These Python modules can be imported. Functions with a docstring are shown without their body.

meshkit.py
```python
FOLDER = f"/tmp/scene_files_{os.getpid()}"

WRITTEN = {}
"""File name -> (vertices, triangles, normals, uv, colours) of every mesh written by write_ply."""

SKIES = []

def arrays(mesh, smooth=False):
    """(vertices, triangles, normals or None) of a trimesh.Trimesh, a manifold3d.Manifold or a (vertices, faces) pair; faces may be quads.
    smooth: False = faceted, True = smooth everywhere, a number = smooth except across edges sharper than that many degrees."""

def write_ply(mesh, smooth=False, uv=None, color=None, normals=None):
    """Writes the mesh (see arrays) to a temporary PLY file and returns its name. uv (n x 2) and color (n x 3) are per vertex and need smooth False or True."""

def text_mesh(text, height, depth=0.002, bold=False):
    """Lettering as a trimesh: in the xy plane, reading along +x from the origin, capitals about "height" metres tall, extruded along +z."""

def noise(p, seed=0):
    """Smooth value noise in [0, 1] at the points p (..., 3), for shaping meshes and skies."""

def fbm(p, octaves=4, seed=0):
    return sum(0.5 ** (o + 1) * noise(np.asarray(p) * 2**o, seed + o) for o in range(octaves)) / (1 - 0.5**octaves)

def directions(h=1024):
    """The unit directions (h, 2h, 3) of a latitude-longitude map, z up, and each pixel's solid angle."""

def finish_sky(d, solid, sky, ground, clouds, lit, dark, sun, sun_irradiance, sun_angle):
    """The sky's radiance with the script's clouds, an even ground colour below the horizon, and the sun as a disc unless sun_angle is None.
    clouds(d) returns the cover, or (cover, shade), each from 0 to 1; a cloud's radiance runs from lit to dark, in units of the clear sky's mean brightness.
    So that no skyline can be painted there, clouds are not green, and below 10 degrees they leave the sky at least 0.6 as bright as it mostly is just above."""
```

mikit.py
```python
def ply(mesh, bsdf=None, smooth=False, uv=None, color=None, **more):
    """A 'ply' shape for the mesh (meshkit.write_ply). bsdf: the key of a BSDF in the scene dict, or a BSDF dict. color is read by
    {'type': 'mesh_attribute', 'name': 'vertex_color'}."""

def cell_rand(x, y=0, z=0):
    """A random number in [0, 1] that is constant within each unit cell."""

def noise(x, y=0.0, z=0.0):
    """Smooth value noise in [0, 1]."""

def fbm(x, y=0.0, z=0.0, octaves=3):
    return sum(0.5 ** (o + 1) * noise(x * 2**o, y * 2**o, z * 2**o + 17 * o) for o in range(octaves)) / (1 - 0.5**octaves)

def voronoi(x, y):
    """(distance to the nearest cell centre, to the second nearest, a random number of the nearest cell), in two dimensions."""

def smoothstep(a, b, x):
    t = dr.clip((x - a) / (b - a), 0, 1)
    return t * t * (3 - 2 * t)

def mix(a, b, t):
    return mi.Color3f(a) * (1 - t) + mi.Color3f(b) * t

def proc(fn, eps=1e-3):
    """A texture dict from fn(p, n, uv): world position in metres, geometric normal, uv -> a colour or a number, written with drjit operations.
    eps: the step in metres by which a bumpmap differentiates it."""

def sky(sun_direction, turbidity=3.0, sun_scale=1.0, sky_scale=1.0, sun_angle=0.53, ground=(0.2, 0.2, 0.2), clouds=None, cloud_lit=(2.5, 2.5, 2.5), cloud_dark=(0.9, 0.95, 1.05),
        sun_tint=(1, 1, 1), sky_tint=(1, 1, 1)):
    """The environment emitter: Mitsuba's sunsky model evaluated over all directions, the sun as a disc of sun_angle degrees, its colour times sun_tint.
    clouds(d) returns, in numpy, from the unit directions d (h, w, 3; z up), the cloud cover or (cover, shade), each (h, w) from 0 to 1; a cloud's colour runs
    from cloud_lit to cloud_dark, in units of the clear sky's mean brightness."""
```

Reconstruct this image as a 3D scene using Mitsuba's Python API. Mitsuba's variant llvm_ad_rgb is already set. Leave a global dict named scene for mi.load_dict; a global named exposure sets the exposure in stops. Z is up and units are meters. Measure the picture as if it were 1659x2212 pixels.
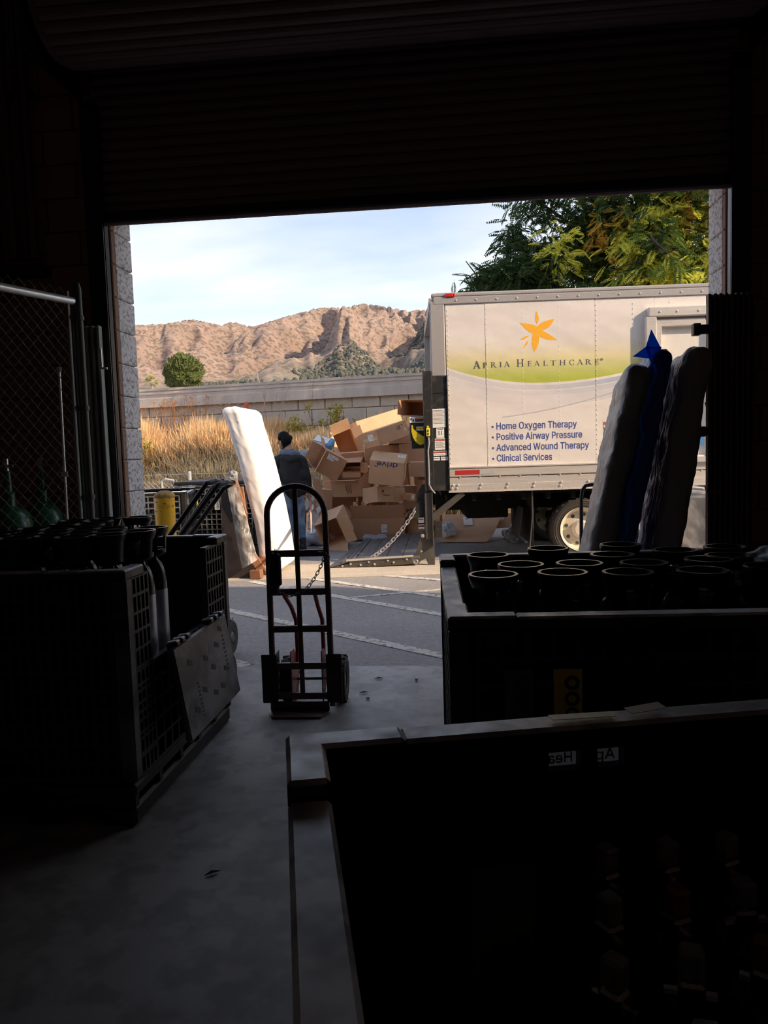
import math, numpy as np, trimesh, mitsuba as mi, drjit as dr, mikit, meshkit, manifold3d
from scipy.spatial import ConvexHull
from scipy.spatial.transform import Rotation
from shapely.geometry import Polygon
from mikit import smoothstep, mix
scene, labels = {}, {}
# ---------------------------------------------------------------- camera, sky, sun, exposure
EYE = np.array([0.0, 0.0, 1.42])
PITCH, ROLL = math.radians(4.7), math.radians(1.8)
FWD = np.array([0, math.cos(PITCH), -math.sin(PITCH)])
UP = math.cos(ROLL) * np.array([0, math.sin(PITCH), math.cos(PITCH)]) + math.sin(ROLL) * np.array([1, 0, 0])
T4 = mi.ScalarTransform4f
scene['type'] = 'scene'
scene['camera'] = {'type': 'perspective', 'fov': math.degrees(2 * math.atan(829.5 / 1661)), 'fov_axis': 'x', 'near_clip': 0.02, 'far_clip': 9000.0,
                   'to_world': T4().look_at(origin=EYE.tolist(), target=(EYE + FWD).tolist(), up=UP.tolist())}
SUN = np.array([0.76, -0.40, 0.49])


def clouds(d):
    az, el = np.arctan2(d[..., 0], d[..., 1]), np.arcsin(np.clip(d[..., 2], -1, 1))
    k = 1.0 / (d[..., 2] + 0.22)
    p = np.stack([d[..., 0] * k * 1.1 + 0.5 * d[..., 1] * k, d[..., 1] * k * 2.4, 0 * az], -1)
    n = meshkit.fbm(p * 1.6 + 7.3, 5, 3)
    haze = np.exp(-np.maximum(el, 0) / 0.20)
    left = np.clip(0.5 - az * 0.9, 0, 1)
    cover = np.clip(0.26 + 1.9 * (n - 0.43), 0, 1) * 0.75 + haze * (0.62 + 0.38 * left)
    return np.clip(cover, 0, 0.97), np.clip(0.25 * (n - 0.4) + 0.05, 0, 1)


scene['sky'] = mikit.sky(SUN, turbidity=3.2, sun_scale=0.60, sky_scale=1.0, ground=(0.2, 0.18, 0.16), clouds=clouds,
                         cloud_lit=(2.5, 2.38, 2.45), cloud_dark=(1.9, 1.86, 1.95), sun_tint=(1.0, 0.955, 0.94), sky_tint=(1.03, 0.98, 0.97))
exposure = 2.80

# ---------------------------------------------------------------- helpers
rng = np.random.default_rng(5)
_count = {}


def num(name):
    n = _count.get(name, 0)
    _count[name] = n + 1
    return name if n == 0 else f'{name}_{n:03d}'


def lab(key, label=None, cat=None, group=None, kind=None):
    labels[key] = {k: v for k, v in (('label', label), ('category', cat), ('group', group), ('kind', kind)) if v}
    return key


def thing(name, label, cat, group=None):
    return lab(num(name), label, cat, group)


def add(name, mesh, mat, parent=None, smooth=False, T=None, label=None, cat=None, group=None, kind=None, **kw):
    """one entry of the scene; mesh may be a ready shape dict, then it is shared under another to_world"""
    key = num(parent + '__' + name if parent else name)
    d = dict(mesh) if isinstance(mesh, dict) else mikit.ply(mesh.out() if isinstance(mesh, MB) else mesh, 'mat_' + mat, smooth=smooth, **kw)
    if T is not None:
        d['to_world'] = T4(np.asarray(T).tolist())
    scene[key] = d
    if label or cat or group or kind:
        lab(key, label, cat, group, kind)
    return key


def shape(mesh, mat, smooth=False):
    return mikit.ply(mesh.out() if isinstance(mesh, MB) else mesh, 'mat_' + mat, smooth=smooth)


def rot(rx=0, ry=0, rz=0):
    return Rotation.from_euler('xyz', [rx, ry, rz], degrees=True).as_matrix()


def M4(loc=(0, 0, 0), R=None, s=1.0):
    m = np.eye(4)
    m[:3, :3] = (np.eye(3) if R is None else R) * s
    m[:3, 3] = loc
    return m


def frame(o, u, n):
    """matrix whose x is u, whose z is n, at o"""
    u = np.asarray(u, float) / np.linalg.norm(u)
    n = np.asarray(n, float)
    n = n - u * (u @ n)
    n /= np.linalg.norm(n)
    m = np.eye(4)
    m[:3, 0], m[:3, 1], m[:3, 2], m[:3, 3] = u, np.cross(n, u), n, o
    return m


_c = np.array([[a, b, c] for a in (-1, 1) for b in (-1, 1) for c in (-1, 1)], float)
_cv = np.concatenate([_c * np.where(np.arange(3) == k, 1.0, 0.8) for k in range(3)])


def _hullfaces(v):
    h = ConvexHull(v)
    f, cen = h.simplices.copy(), v.mean(0)
    n = np.cross(v[f[:, 1]] - v[f[:, 0]], v[f[:, 2]] - v[f[:, 0]])
    flip = ((v[f[:, 0]] - cen) * n).sum(1) < 0
    f[flip] = f[flip][:, ::-1]
    return f


_cf, _bf = _hullfaces(_cv), _hullfaces(_c)


class MB:
    """collects pieces of ONE mesh"""

    def __init__(self, T=None):
        self.v, self.f, self.n, self.T = [], [], 0, T

    def add(self, v, f=None, T=None):
        if f is None:
            v, f = (np.asarray(v.vertices), np.asarray(v.faces)) if hasattr(v, 'vertices') else v
        v, f = np.asarray(v, float), np.asarray(f, int)
        if f.shape[1] == 4:
            f = np.vstack([f[:, [0, 1, 2]], f[:, [0, 2, 3]]])
        if T is not None:
            v = v @ T[:3, :3].T + T[:3, 3]
        self.v.append(v)
        self.f.append(f + self.n)
        self.n += len(v)
        return self

    def box(self, c, s, R=None, bev=0.0, T=None):
        h = np.asarray(s, float) / 2
        if bev:
            b = min(bev, 0.45 * min(s))
            v = np.concatenate([_c * np.where(np.arange(3) == k, h, h - b) for k in range(3)])
            f = _cf
        else:
            v, f = _c * h, _bf
        if R is not None:
            v = v @ np.asarray(R).T
        return self.add(v + np.asarray(c), f, T)

    def bar(self, p0, p1, w, t, up=(0, 0, 1), bev=0.0):
        """a bar from p0 to p1, w wide (across), t thick (along up)"""
        p0, p1 = np.asarray(p0, float), np.asarray(p1, float)
        x = (p1 - p0) / np.linalg.norm(p1 - p0)
        up = np.asarray(up, float)
        z = up - x * (x @ up)
        z /= np.linalg.norm(z)
        return self.box((p0 + p1) / 2, (np.linalg.norm(p1 - p0), w, t), np.stack([x, np.cross(z, x), z], 1), bev)

    def tube(self, P, r, n=8, closed=False):
        P = np.asarray(P, float)
        m = len(P)
        r = np.broadcast_to(r, (m,))
        d = np.roll(P, -1, 0) - np.roll(P, 1, 0) if closed else np.gradient(P, axis=0)
        d /= np.linalg.norm(d, axis=1, keepdims=True)
        a = np.array([0, 0, 1.0]) if abs(d[0, 2]) < 0.9 else np.array([1.0, 0, 0])
        V, q = [], np.arange(n) * 2 * np.pi / n
        for i in range(m):
            a = a - d[i] * (a @ d[i])
            a /= np.linalg.norm(a)
            b = np.cross(d[i], a)
            V.append(P[i] + r[i] * (np.cos(q)[:, None] * a + np.sin(q)[:, None] * b))
        V = np.concatenate(V)
        F = []
        for i in range(m if closed else m - 1):
            j = (i + 1) % m
            for k in range(n):
                l = (k + 1) % n
                F += [[i * n + k, i * n + l, j * n + l], [i * n + k, j * n + l, j * n + k]]
        if not closed:
            F += [[0, k + 1, k] for k in range(1, n - 1)] + [[(m - 1) * n, (m - 1) * n + k, (m - 1) * n + k + 1] for k in range(1, n - 1)]
        return self.add(V, F)

    def cyl(self, p0, p1, r, n=14, r1=None):
        p0, p1 = np.asarray(p0, float), np.asarray(p1, float)
        return self.tube([p0, p1], [r, r if r1 is None else r1], n)

    def lathe(self, prof, n=24, T=None, c=(0, 0, 0)):
        prof = np.asarray(prof, float)
        q = np.arange(n) * 2 * np.pi / n
        V = np.stack([np.outer(prof[:, 0], np.cos(q)), np.outer(prof[:, 0], np.sin(q)), np.repeat(prof[:, 1:2], n, 1)], -1).reshape(-1, 3)
        F = []
        for i in range(len(prof) - 1):
            for k in range(n):
                l = (k + 1) % n
                F += [[i * n + k, i * n + l, (i + 1) * n + l], [i * n + k, (i + 1) * n + l, (i + 1) * n + k]]
        return self.add(V + np.asarray(c), F, T)

    def prism(self, poly, h, T=None):
        g = poly if isinstance(poly, Polygon) else Polygon(poly)
        return self.add(trimesh.creation.extrude_polygon(g, h, engine='earcut'), T=T)

    def out(self):
        v, f = np.concatenate(self.v), np.concatenate(self.f)
        if self.T is not None:
            v = v @ self.T[:3, :3].T + self.T[:3, 3]
        return v, f


def grid(nx, ny):
    i, j = np.meshgrid(np.arange(nx - 1), np.arange(ny - 1), indexing='ij')
    a = (i * ny + j).ravel()
    return np.stack([a, a + ny, a + ny + 1, a + 1], 1)


def softbox(s, rad, step, fn=None):
    """rounded box of size s, gridded at step; fn(p, n) gives a displacement along the normal"""
    s = np.asarray(s, float)
    parts = MB()
    for ax in range(3):
        u, v = (ax + 1) % 3, (ax + 2) % 3
        nu, nv = max(3, int(s[u] / step) + 1), max(3, int(s[v] / step) + 1)
        for sg in (-1, 1):
            P = np.zeros((nu, nv, 3))
            P[..., u] = np.linspace(-s[u] / 2, s[u] / 2, nu)[:, None]
            P[..., v] = np.linspace(-s[v] / 2, s[v] / 2, nv)[None]
            P[..., ax] = sg * s[ax] / 2
            F = grid(nu, nv)
            parts.add(P.reshape(-1, 3), F if sg > 0 else F[:, ::-1])
    p, f = parts.out()
    inner = np.clip(p, -(s / 2 - rad), s / 2 - rad)
    n = p - inner
    n /= np.maximum(np.linalg.norm(n, axis=1, keepdims=True), 1e-9)
    p = inner + n * rad
    m = trimesh.Trimesh(np.round(p, 6), f, process=True)
    m.merge_vertices()
    p = np.array(m.vertices)
    inner = np.clip(p, -(s / 2 - rad), s / 2 - rad)
    n = (p - inner) / rad
    if fn is not None:
        p = p + n * fn(p, n)[:, None]
    return p, np.array(m.faces)


def ridged(p, seed=0, octaves=4):
    o, a = 0, 0.5
    for k in range(octaves):
        o = o + a * (1 - np.abs(2 * meshkit.noise(p * 2 ** k, seed + k) - 1))
        a *= 0.5
    return o


_ico = trimesh.creation.icosphere(2).vertices


def hull_chain(chains, edge=0.02, it=12):
    """chains of (point, radius): hulls of successive spheres in one smooth surface"""
    ms = []
    for ch in chains:
        for (p, r), (q, s) in zip(ch[:-1], ch[1:]):
            ms.append(manifold3d.Manifold.hull_points(np.concatenate([np.asarray(p) + _ico * r, np.asarray(q) + _ico * s]).astype(np.float32)))
    m = manifold3d.Manifold.batch_boolean(ms, manifold3d.OpType.Add).refine_to_length(edge).to_mesh()
    t = trimesh.Trimesh(m.vert_properties[:, :3], m.tri_verts, process=True)
    t.merge_vertices()
    trimesh.smoothing.filter_taubin(t, lamb=0.5, nu=0.53, iterations=it)
    return np.array(t.vertices), np.array(t.faces)


def chain_links(P, length, r, w):
    """chain of oval links along the polyline P"""
    P = np.asarray(P, float)
    seg = np.r_[0, np.cumsum(np.linalg.norm(np.diff(P, axis=0), axis=1))]
    n = int(seg[-1] / (length * 0.72))
    q = np.linspace(0, 2 * np.pi, 11)[:-1]
    oval = np.stack([length / 2 * np.sign(np.cos(q)) * np.abs(np.cos(q)) ** 0.7, w / 2 * np.sin(q), 0 * q], 1)
    m = MB()
    for i in range(n):
        t = (i + 0.5) / n * seg[-1]
        c = np.array([np.interp(t, seg, P[:, k]) for k in range(3)])
        d = np.array([np.interp(t + 0.01, seg, P[:, k]) - np.interp(t - 0.01, seg, P[:, k]) for k in range(3)])
        d /= np.linalg.norm(d)
        T = frame(c, d, [0.3, -1, 0.2] if i % 2 else [0.9, 0.3, 0.5])
        m.tube(oval @ T[:3, :3].T + c, r, 5, closed=True)
    return m


def chainlink(p0, p1, z0, z1, cell, r):
    """woven wire diamonds on the upright plane from p0 to p1"""
    p0, p1 = np.asarray(p0, float), np.asarray(p1, float)
    L = np.linalg.norm(p1 - p0)
    t = (p1 - p0) / L
    n = np.array([t[1], -t[0]])
    m = MB()
    K = int((z1 - z0) / (cell / 2))
    z = z1 - np.arange(K + 1) * cell / 2
    ring = np.array([[0, 1], [-0.87, -0.5], [0.87, -0.5]]) * r
    F = np.array([[i * 3 + k, i * 3 + (k + 1) % 3, (i + 1) * 3 + (k + 1) % 3] for i in range(K) for k in range(3)] + [[i * 3 + k, (i + 1) * 3 + (k + 1) % 3, (i + 1) * 3 + k] for i in range(K) for k in range(3)])
    for i in range(int(L / (cell / 2))):
        s = i * cell / 2 + (np.arange(K + 1) + i) % 2 * cell / 2 * 1.03
        dep = ((np.arange(K + 1) + i) % 2 - 0.5) * r * 1.6
        V = np.zeros((K + 1, 3, 3))
        for k in range(3):
            xy = p0 + (s + ring[k, 0])[:, None] * t + (dep + ring[k, 1])[:, None] * n
            V[:, k, :2], V[:, k, 2] = xy, z + 0.4 * ring[k, 0]
        m.add(V.reshape(-1, 3), F)
    return m


# ---------------------------------------------------------------- materials
def mat(name, color, rough=0.6, metal=0.0, bump=None, two=True, **kw):
    b = {'type': 'principled', 'base_color': mikit.proc(color) if callable(color) else {'type': 'rgb', 'value': list(color)},
         'roughness': mikit.proc(rough) if callable(rough) else rough, 'metallic': metal, **kw}
    if bump:
        b = {'type': 'bumpmap', 'arbitrary': mikit.proc(bump[0], eps=bump[2] if len(bump) > 2 else 2e-3), 'scale': bump[1], 'bsdf': b}
    scene['mat_' + name] = {'type': 'twosided', 'bsdf': b} if two else b


F3 = lambda x, y, z, o=3: mikit.fbm(x, y, z, o)
mat('concrete', lambda p, n, uv: mix((0.17, 0.18, 0.19), (0.34, 0.34, 0.335), smoothstep(0.25, 0.75, F3(p.x * 1.3, p.y * 1.0, p.z, 6)))
    * (0.72 + 0.28 * smoothstep(0.30, 0.62, F3(p.x * 13 + 5, p.y * 13, 0, 5))), lambda p, n, uv: 0.32 + 0.4 * F3(p.x * 2.3, p.y * 2.3, 3, 4))
mat('asphalt', lambda p, n, uv: mix((0.19, 0.185, 0.185), (0.31, 0.30, 0.30), F3(p.x * 60, p.y * 60, 0, 3)) * (0.75 + 0.5 * F3(p.x * 0.8, p.y * 0.8, 2, 4)), 0.85,
    bump=(lambda p, n, uv: F3(p.x * 70, p.y * 70, 0, 3), 0.006))
mat('stripe', lambda p, n, uv: mix((0.22, 0.21, 0.20), (0.52, 0.49, 0.45), smoothstep(0.30, 0.46, F3(p.x * 38, p.y * 38, 0, 3))), 0.8)
mat('gutter', lambda p, n, uv: mix((0.34, 0.30, 0.25), (0.46, 0.41, 0.34), F3(p.x * 3, p.y * 12, 0, 4)) * (0.85 + 0.3 * F3(p.x * 60, p.y * 60, 1, 2)), 0.85)
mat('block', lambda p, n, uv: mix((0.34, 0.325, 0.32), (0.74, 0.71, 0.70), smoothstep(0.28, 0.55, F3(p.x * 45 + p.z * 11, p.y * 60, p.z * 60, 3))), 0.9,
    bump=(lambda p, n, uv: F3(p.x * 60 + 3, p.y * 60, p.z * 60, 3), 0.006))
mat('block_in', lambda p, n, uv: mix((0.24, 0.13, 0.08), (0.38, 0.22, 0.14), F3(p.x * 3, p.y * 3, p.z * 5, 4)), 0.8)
mat('mortar', (0.16, 0.15, 0.14), 0.9)
mat('wall_in', (0.50, 0.38, 0.32), 0.85)
mat('ceiling', (0.48, 0.42, 0.40), 0.9)
mat('slat', lambda p, n, uv: mix((0.17, 0.10, 0.10), (0.30, 0.19, 0.18), F3(p.x * 2, p.y * 2, p.z * 14, 3)), 0.55)
mat('black_steel', (0.016, 0.014, 0.017), 0.45, 0.2)
mat('guide', (0.03, 0.03, 0.034), 0.35, 0.5)
mat('galv', (0.85, 0.88, 0.86), 0.30, 0.5)
mat('wire', (0.85, 0.80, 0.72), 0.45)
mat('wire_sun', (0.55, 0.53, 0.50), 0.5, 0.4)
mat('gate_grey', (0.34, 0.37, 0.34), 0.45)
mat('gate_brown', (0.12, 0.07, 0.06), 0.5)
mat('bin', lambda p, n, uv: mix((0.008, 0.008, 0.009), (0.018, 0.018, 0.02), F3(p.x * 9, p.y * 9, p.z * 9, 3)), 0.5)
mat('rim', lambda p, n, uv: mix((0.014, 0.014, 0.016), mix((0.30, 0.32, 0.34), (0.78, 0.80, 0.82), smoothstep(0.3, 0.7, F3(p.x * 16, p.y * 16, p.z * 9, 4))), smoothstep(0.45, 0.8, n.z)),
    lambda p, n, uv: 0.22 + 0.3 * F3(p.x * 30, p.y * 30, 0, 2))  # pale wear plus sky light painted on upward faces, sides kept black
mat('bin_worn', lambda p, n, uv: mix((0.03, 0.03, 0.032), (0.16, 0.16, 0.165), smoothstep(0.35, 0.7, F3(p.x * 4, p.y * 4, p.z * 6, 4))), 0.45)
mat('gate_worn', lambda p, n, uv: mix((0.045, 0.045, 0.048), (0.20, 0.20, 0.21), smoothstep(0.32, 0.68, F3(p.x * 6, p.y * 6, p.z * 6, 5))), 0.38)
mat('alu', lambda p, n, uv: mix((0.55, 0.57, 0.60), (0.75, 0.76, 0.78), F3(p.x * 8, p.y * 8, p.z * 3, 3)), 0.36, 0.85)
mat('green_gloss', (0.006, 0.03, 0.022), 0.12, clearcoat=0.6)
mat('green_tank', (0.02, 0.10, 0.05), 0.25, clearcoat=0.5)
mat('guard', (0.010, 0.010, 0.011), 0.30)
mat('chrome', (0.6, 0.6, 0.6), 0.25, 0.95)
mat('steel_dark', (0.10, 0.095, 0.09), 0.45, 0.5)
mat('white_paint', (0.74, 0.70, 0.64), 0.35)
mat('rail', lambda p, n, uv: mix((0.50, 0.46, 0.43), (0.66, 0.62, 0.58), F3(p.x * 3, p.y * 3, p.z * 30, 3)), 0.42, 0.35)
mat('rail_grey', (0.36, 0.34, 0.335), 0.5, 0.2)
mat('truck_black', lambda p, n, uv: mix((0.018, 0.018, 0.020), (0.045, 0.043, 0.042), smoothstep(0.5, 0.75, F3(p.x * 14, p.y * 14, p.z * 14, 4))), 0.5)
mat('lift_grey', lambda p, n, uv: mix((0.055, 0.052, 0.045), (0.12, 0.11, 0.095), F3(p.x * 7, p.y * 7, p.z * 7, 4)), 0.5, 0.3)
mat('deck', lambda p, n, uv: mix((0.12, 0.12, 0.13), (0.2, 0.2, 0.21), F3(p.x * 20, p.y * 3, 0, 3)), 0.4, 0.5, bump=(lambda p, n, uv: dr.abs(dr.sin(p.x * 190) * dr.sin(p.y * 190)), 0.003))
mat('under_black', (0.008, 0.008, 0.008), 0.8, specular=0.1)
mat('rubber', (0.022, 0.02, 0.019), 0.7)
mat('tyre_side', (0.045, 0.036, 0.03), 0.6)
mat('rim_cream', (0.62, 0.55, 0.45), 0.45)
CARD = [((0.56, 0.335, 0.20), 'card_a'), ((0.64, 0.41, 0.25), 'card_b'), ((0.49, 0.27, 0.15), 'card_c')]
for (r_, g_, b_), nm in CARD:
    mat(nm, lambda p, n, uv, c=(r_, g_, b_): mix(tuple(0.86 * x for x in c), tuple(1.1 * x for x in c), F3(p.x * 5, p.y * 5, p.z * 5, 4)), 0.8)
mat('card_grey', (0.36, 0.33, 0.31), 0.8)
mat('tape', (0.62, 0.46, 0.26), 0.35)
mat('paper', (0.78, 0.77, 0.76), 0.7)
mat('paper_dim', (0.10, 0.10, 0.105), 0.7)  # white paper darkened in its colour for the unlit bins
mat('ink', (0.05, 0.05, 0.055), 0.7)
mat('ink_grey', (0.20, 0.19, 0.19), 0.7)
mat('ink_brown', (0.12, 0.06, 0.035), 0.7)
mat('ink_blue', (0.06, 0.055, 0.22), 0.6)
mat('text_blue', (0.065, 0.085, 0.27), 0.5)
mat('text_grey', (0.09, 0.085, 0.095), 0.5)
mat('text_red', (0.42, 0.10, 0.075), 0.5)
mat('text_bright_blue', (0.05, 0.22, 0.5), 0.5)
mat('logo_orange', (0.85, 0.42, 0.025), 0.5)
mat('red_light', (0.55, 0.02, 0.02), 0.25)
mat('red_tape', (0.45, 0.03, 0.03), 0.35)
mat('grey_tape', (0.42, 0.41, 0.41), 0.4)
mat('orange_label', (0.65, 0.22, 0.05), 0.6)
mat('seal_white', (0.30, 0.29, 0.28), 0.25)
mat('seal_orange', (0.30, 0.11, 0.03), 0.25)
mat('yellow_paint', lambda p, n, uv: mix((0.85, 0.46, 0.015), (0.68, 0.33, 0.012), smoothstep(0.55, 0.7, F3(p.x * 9, p.y * 9, p.z * 9, 4))) *
    (1 - 0.7 * smoothstep(0.70, 0.75, F3(p.x * 26 + 9, p.y * 26, p.z * 26, 2))), 0.45)
mat('rust_dome', lambda p, n, uv: mix((0.50, 0.30, 0.06), (0.28, 0.17, 0.07), smoothstep(0.35, 0.6, F3(p.x * 40, p.y * 40, p.z * 40, 3))), 0.7)
mat('lift_yellow', (0.55, 0.43, 0.02), 0.4)
mat('bin_yellow', (0.75, 0.60, 0.03), 0.5)
mat('bin_white', (0.5, 0.5, 0.5), 0.5)
mat('wrap_white', (0.88, 0.86, 0.86), 0.28)
mat('wrap_grey', (0.36, 0.35, 0.35), 0.34, bump=(lambda p, n, uv: F3(p.x * 40, p.y * 40, p.z * 16, 3), 0.006))
mat('wrap_blue', (0.02, 0.085, 0.46), 0.22)
mat('bag_white', (0.7, 0.72, 0.78), 0.35)
mat('bag_grey', (0.30, 0.31, 0.33), 0.4)
mat('bag_dark', (0.10, 0.11, 0.12), 0.35)
mat('tape_yellow', (0.72, 0.68, 0.52), 0.4)
mat('parcel_blue', (0.12, 0.30, 0.55), 0.5)
mat('wood_brown', lambda p, n, uv: mix((0.30, 0.14, 0.07), (0.22, 0.09, 0.045), F3(p.x * 30, p.y * 30, p.z * 4, 3)), 0.55)
mat('wood_dark', lambda p, n, uv: mix((0.018, 0.012, 0.010), (0.045, 0.030, 0.025), F3(p.x * 12, p.y * 12, p.z * 3, 3)), 0.6)
mat('red_steel', (0.22, 0.022, 0.018), 0.4, 0.2)
mat('maroon', (0.11, 0.05, 0.05), 0.38)
mat('skin', (0.48, 0.28, 0.20), 0.55)
mat('hair', (0.008, 0.007, 0.007), 0.7, specular=0.15)
mat('jacket', (0.017, 0.018, 0.021), 0.8)
mat('hood', (0.14, 0.17, 0.23), 0.85)
mat('jeans', lambda p, n, uv: mix((0.12, 0.20, 0.33), (0.26, 0.38, 0.54), smoothstep(0.35, 0.65, F3(p.x * 14, p.y * 14, p.z * 7, 4))), 0.9)
mat('boot', (0.02, 0.019, 0.02), 0.6)
mat('barrier', lambda p, n, uv: mix((0.42, 0.37, 0.33), (0.55, 0.49, 0.44), F3(p.x * 1.2, p.y * 1.2, p.z * 0.6, 4)) * (0.82 + 0.3 * F3(p.x * 7, p.y * 7, p.z * 0.7, 3)), 0.85)
mat('msewall', lambda p, n, uv: mix((0.44, 0.38, 0.32), (0.60, 0.53, 0.46), F3(p.x * 16, p.y * 16, p.z * 3, 4)), 0.9,
    bump=(lambda p, n, uv: F3(p.x * 24 - p.y * 10, 0, p.z * 2, 3), 0.03))
mat('earth', lambda p, n, uv: mix((0.20, 0.135, 0.075), (0.13, 0.09, 0.055), F3(p.x * 2, p.y * 2, 0, 4)), 0.95)
mat('orange_post', (0.55, 0.09, 0.03), 0.5)
mat('bark', (0.055, 0.042, 0.034), 0.9)
mat('pale_wood', (0.42, 0.35, 0.30), 0.9)
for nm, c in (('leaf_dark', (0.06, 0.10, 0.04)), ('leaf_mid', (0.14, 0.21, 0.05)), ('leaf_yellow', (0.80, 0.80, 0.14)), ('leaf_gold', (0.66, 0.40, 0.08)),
              ('grass_gold', (0.84, 0.63, 0.37)), ('grass_shaded', (0.34, 0.29, 0.205)), ('weed_green', (0.52, 0.48, 0.12)), ('weed_rust', (0.50, 0.23, 0.08)), ('palm', (0.36, 0.34, 0.17)), ('pine', (0.10, 0.125, 0.04)), ('scrub', (0.105, 0.11, 0.092))):
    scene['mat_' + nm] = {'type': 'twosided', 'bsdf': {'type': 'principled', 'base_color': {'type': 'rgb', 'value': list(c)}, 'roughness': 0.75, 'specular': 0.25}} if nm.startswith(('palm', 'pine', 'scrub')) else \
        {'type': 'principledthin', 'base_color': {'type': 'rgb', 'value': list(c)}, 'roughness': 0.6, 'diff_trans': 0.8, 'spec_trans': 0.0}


def hill_color(p, n, uv):
    tan = mix((0.285, 0.215, 0.182), (0.215, 0.155, 0.128), F3(p.x / 60, p.y / 60, p.z / 20, 4))
    bush = smoothstep(0.50, 0.60, F3(p.x / 5, p.y / 10, p.z / 5, 3))
    tan = mix(tan, (0.12, 0.095, 0.075), 0.8 * bush)
    low = smoothstep(0.0, 1.0, (158.0 - p.z + 0.15 * p.x + 60 * (F3(p.x / 90, p.y / 160, 1, 3) - 0.5)) / 60.0) * smoothstep(-320.0, -120.0, p.x + 0.10 * (1400 - p.y))
    green = mix((0.16, 0.145, 0.115), (0.062, 0.072, 0.062), smoothstep(0.40, 0.55, F3(p.x / 16, p.y / 40, 5, 4)))
    return mix(tan, green, low * smoothstep(300.0, 420.0, p.y))


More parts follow.
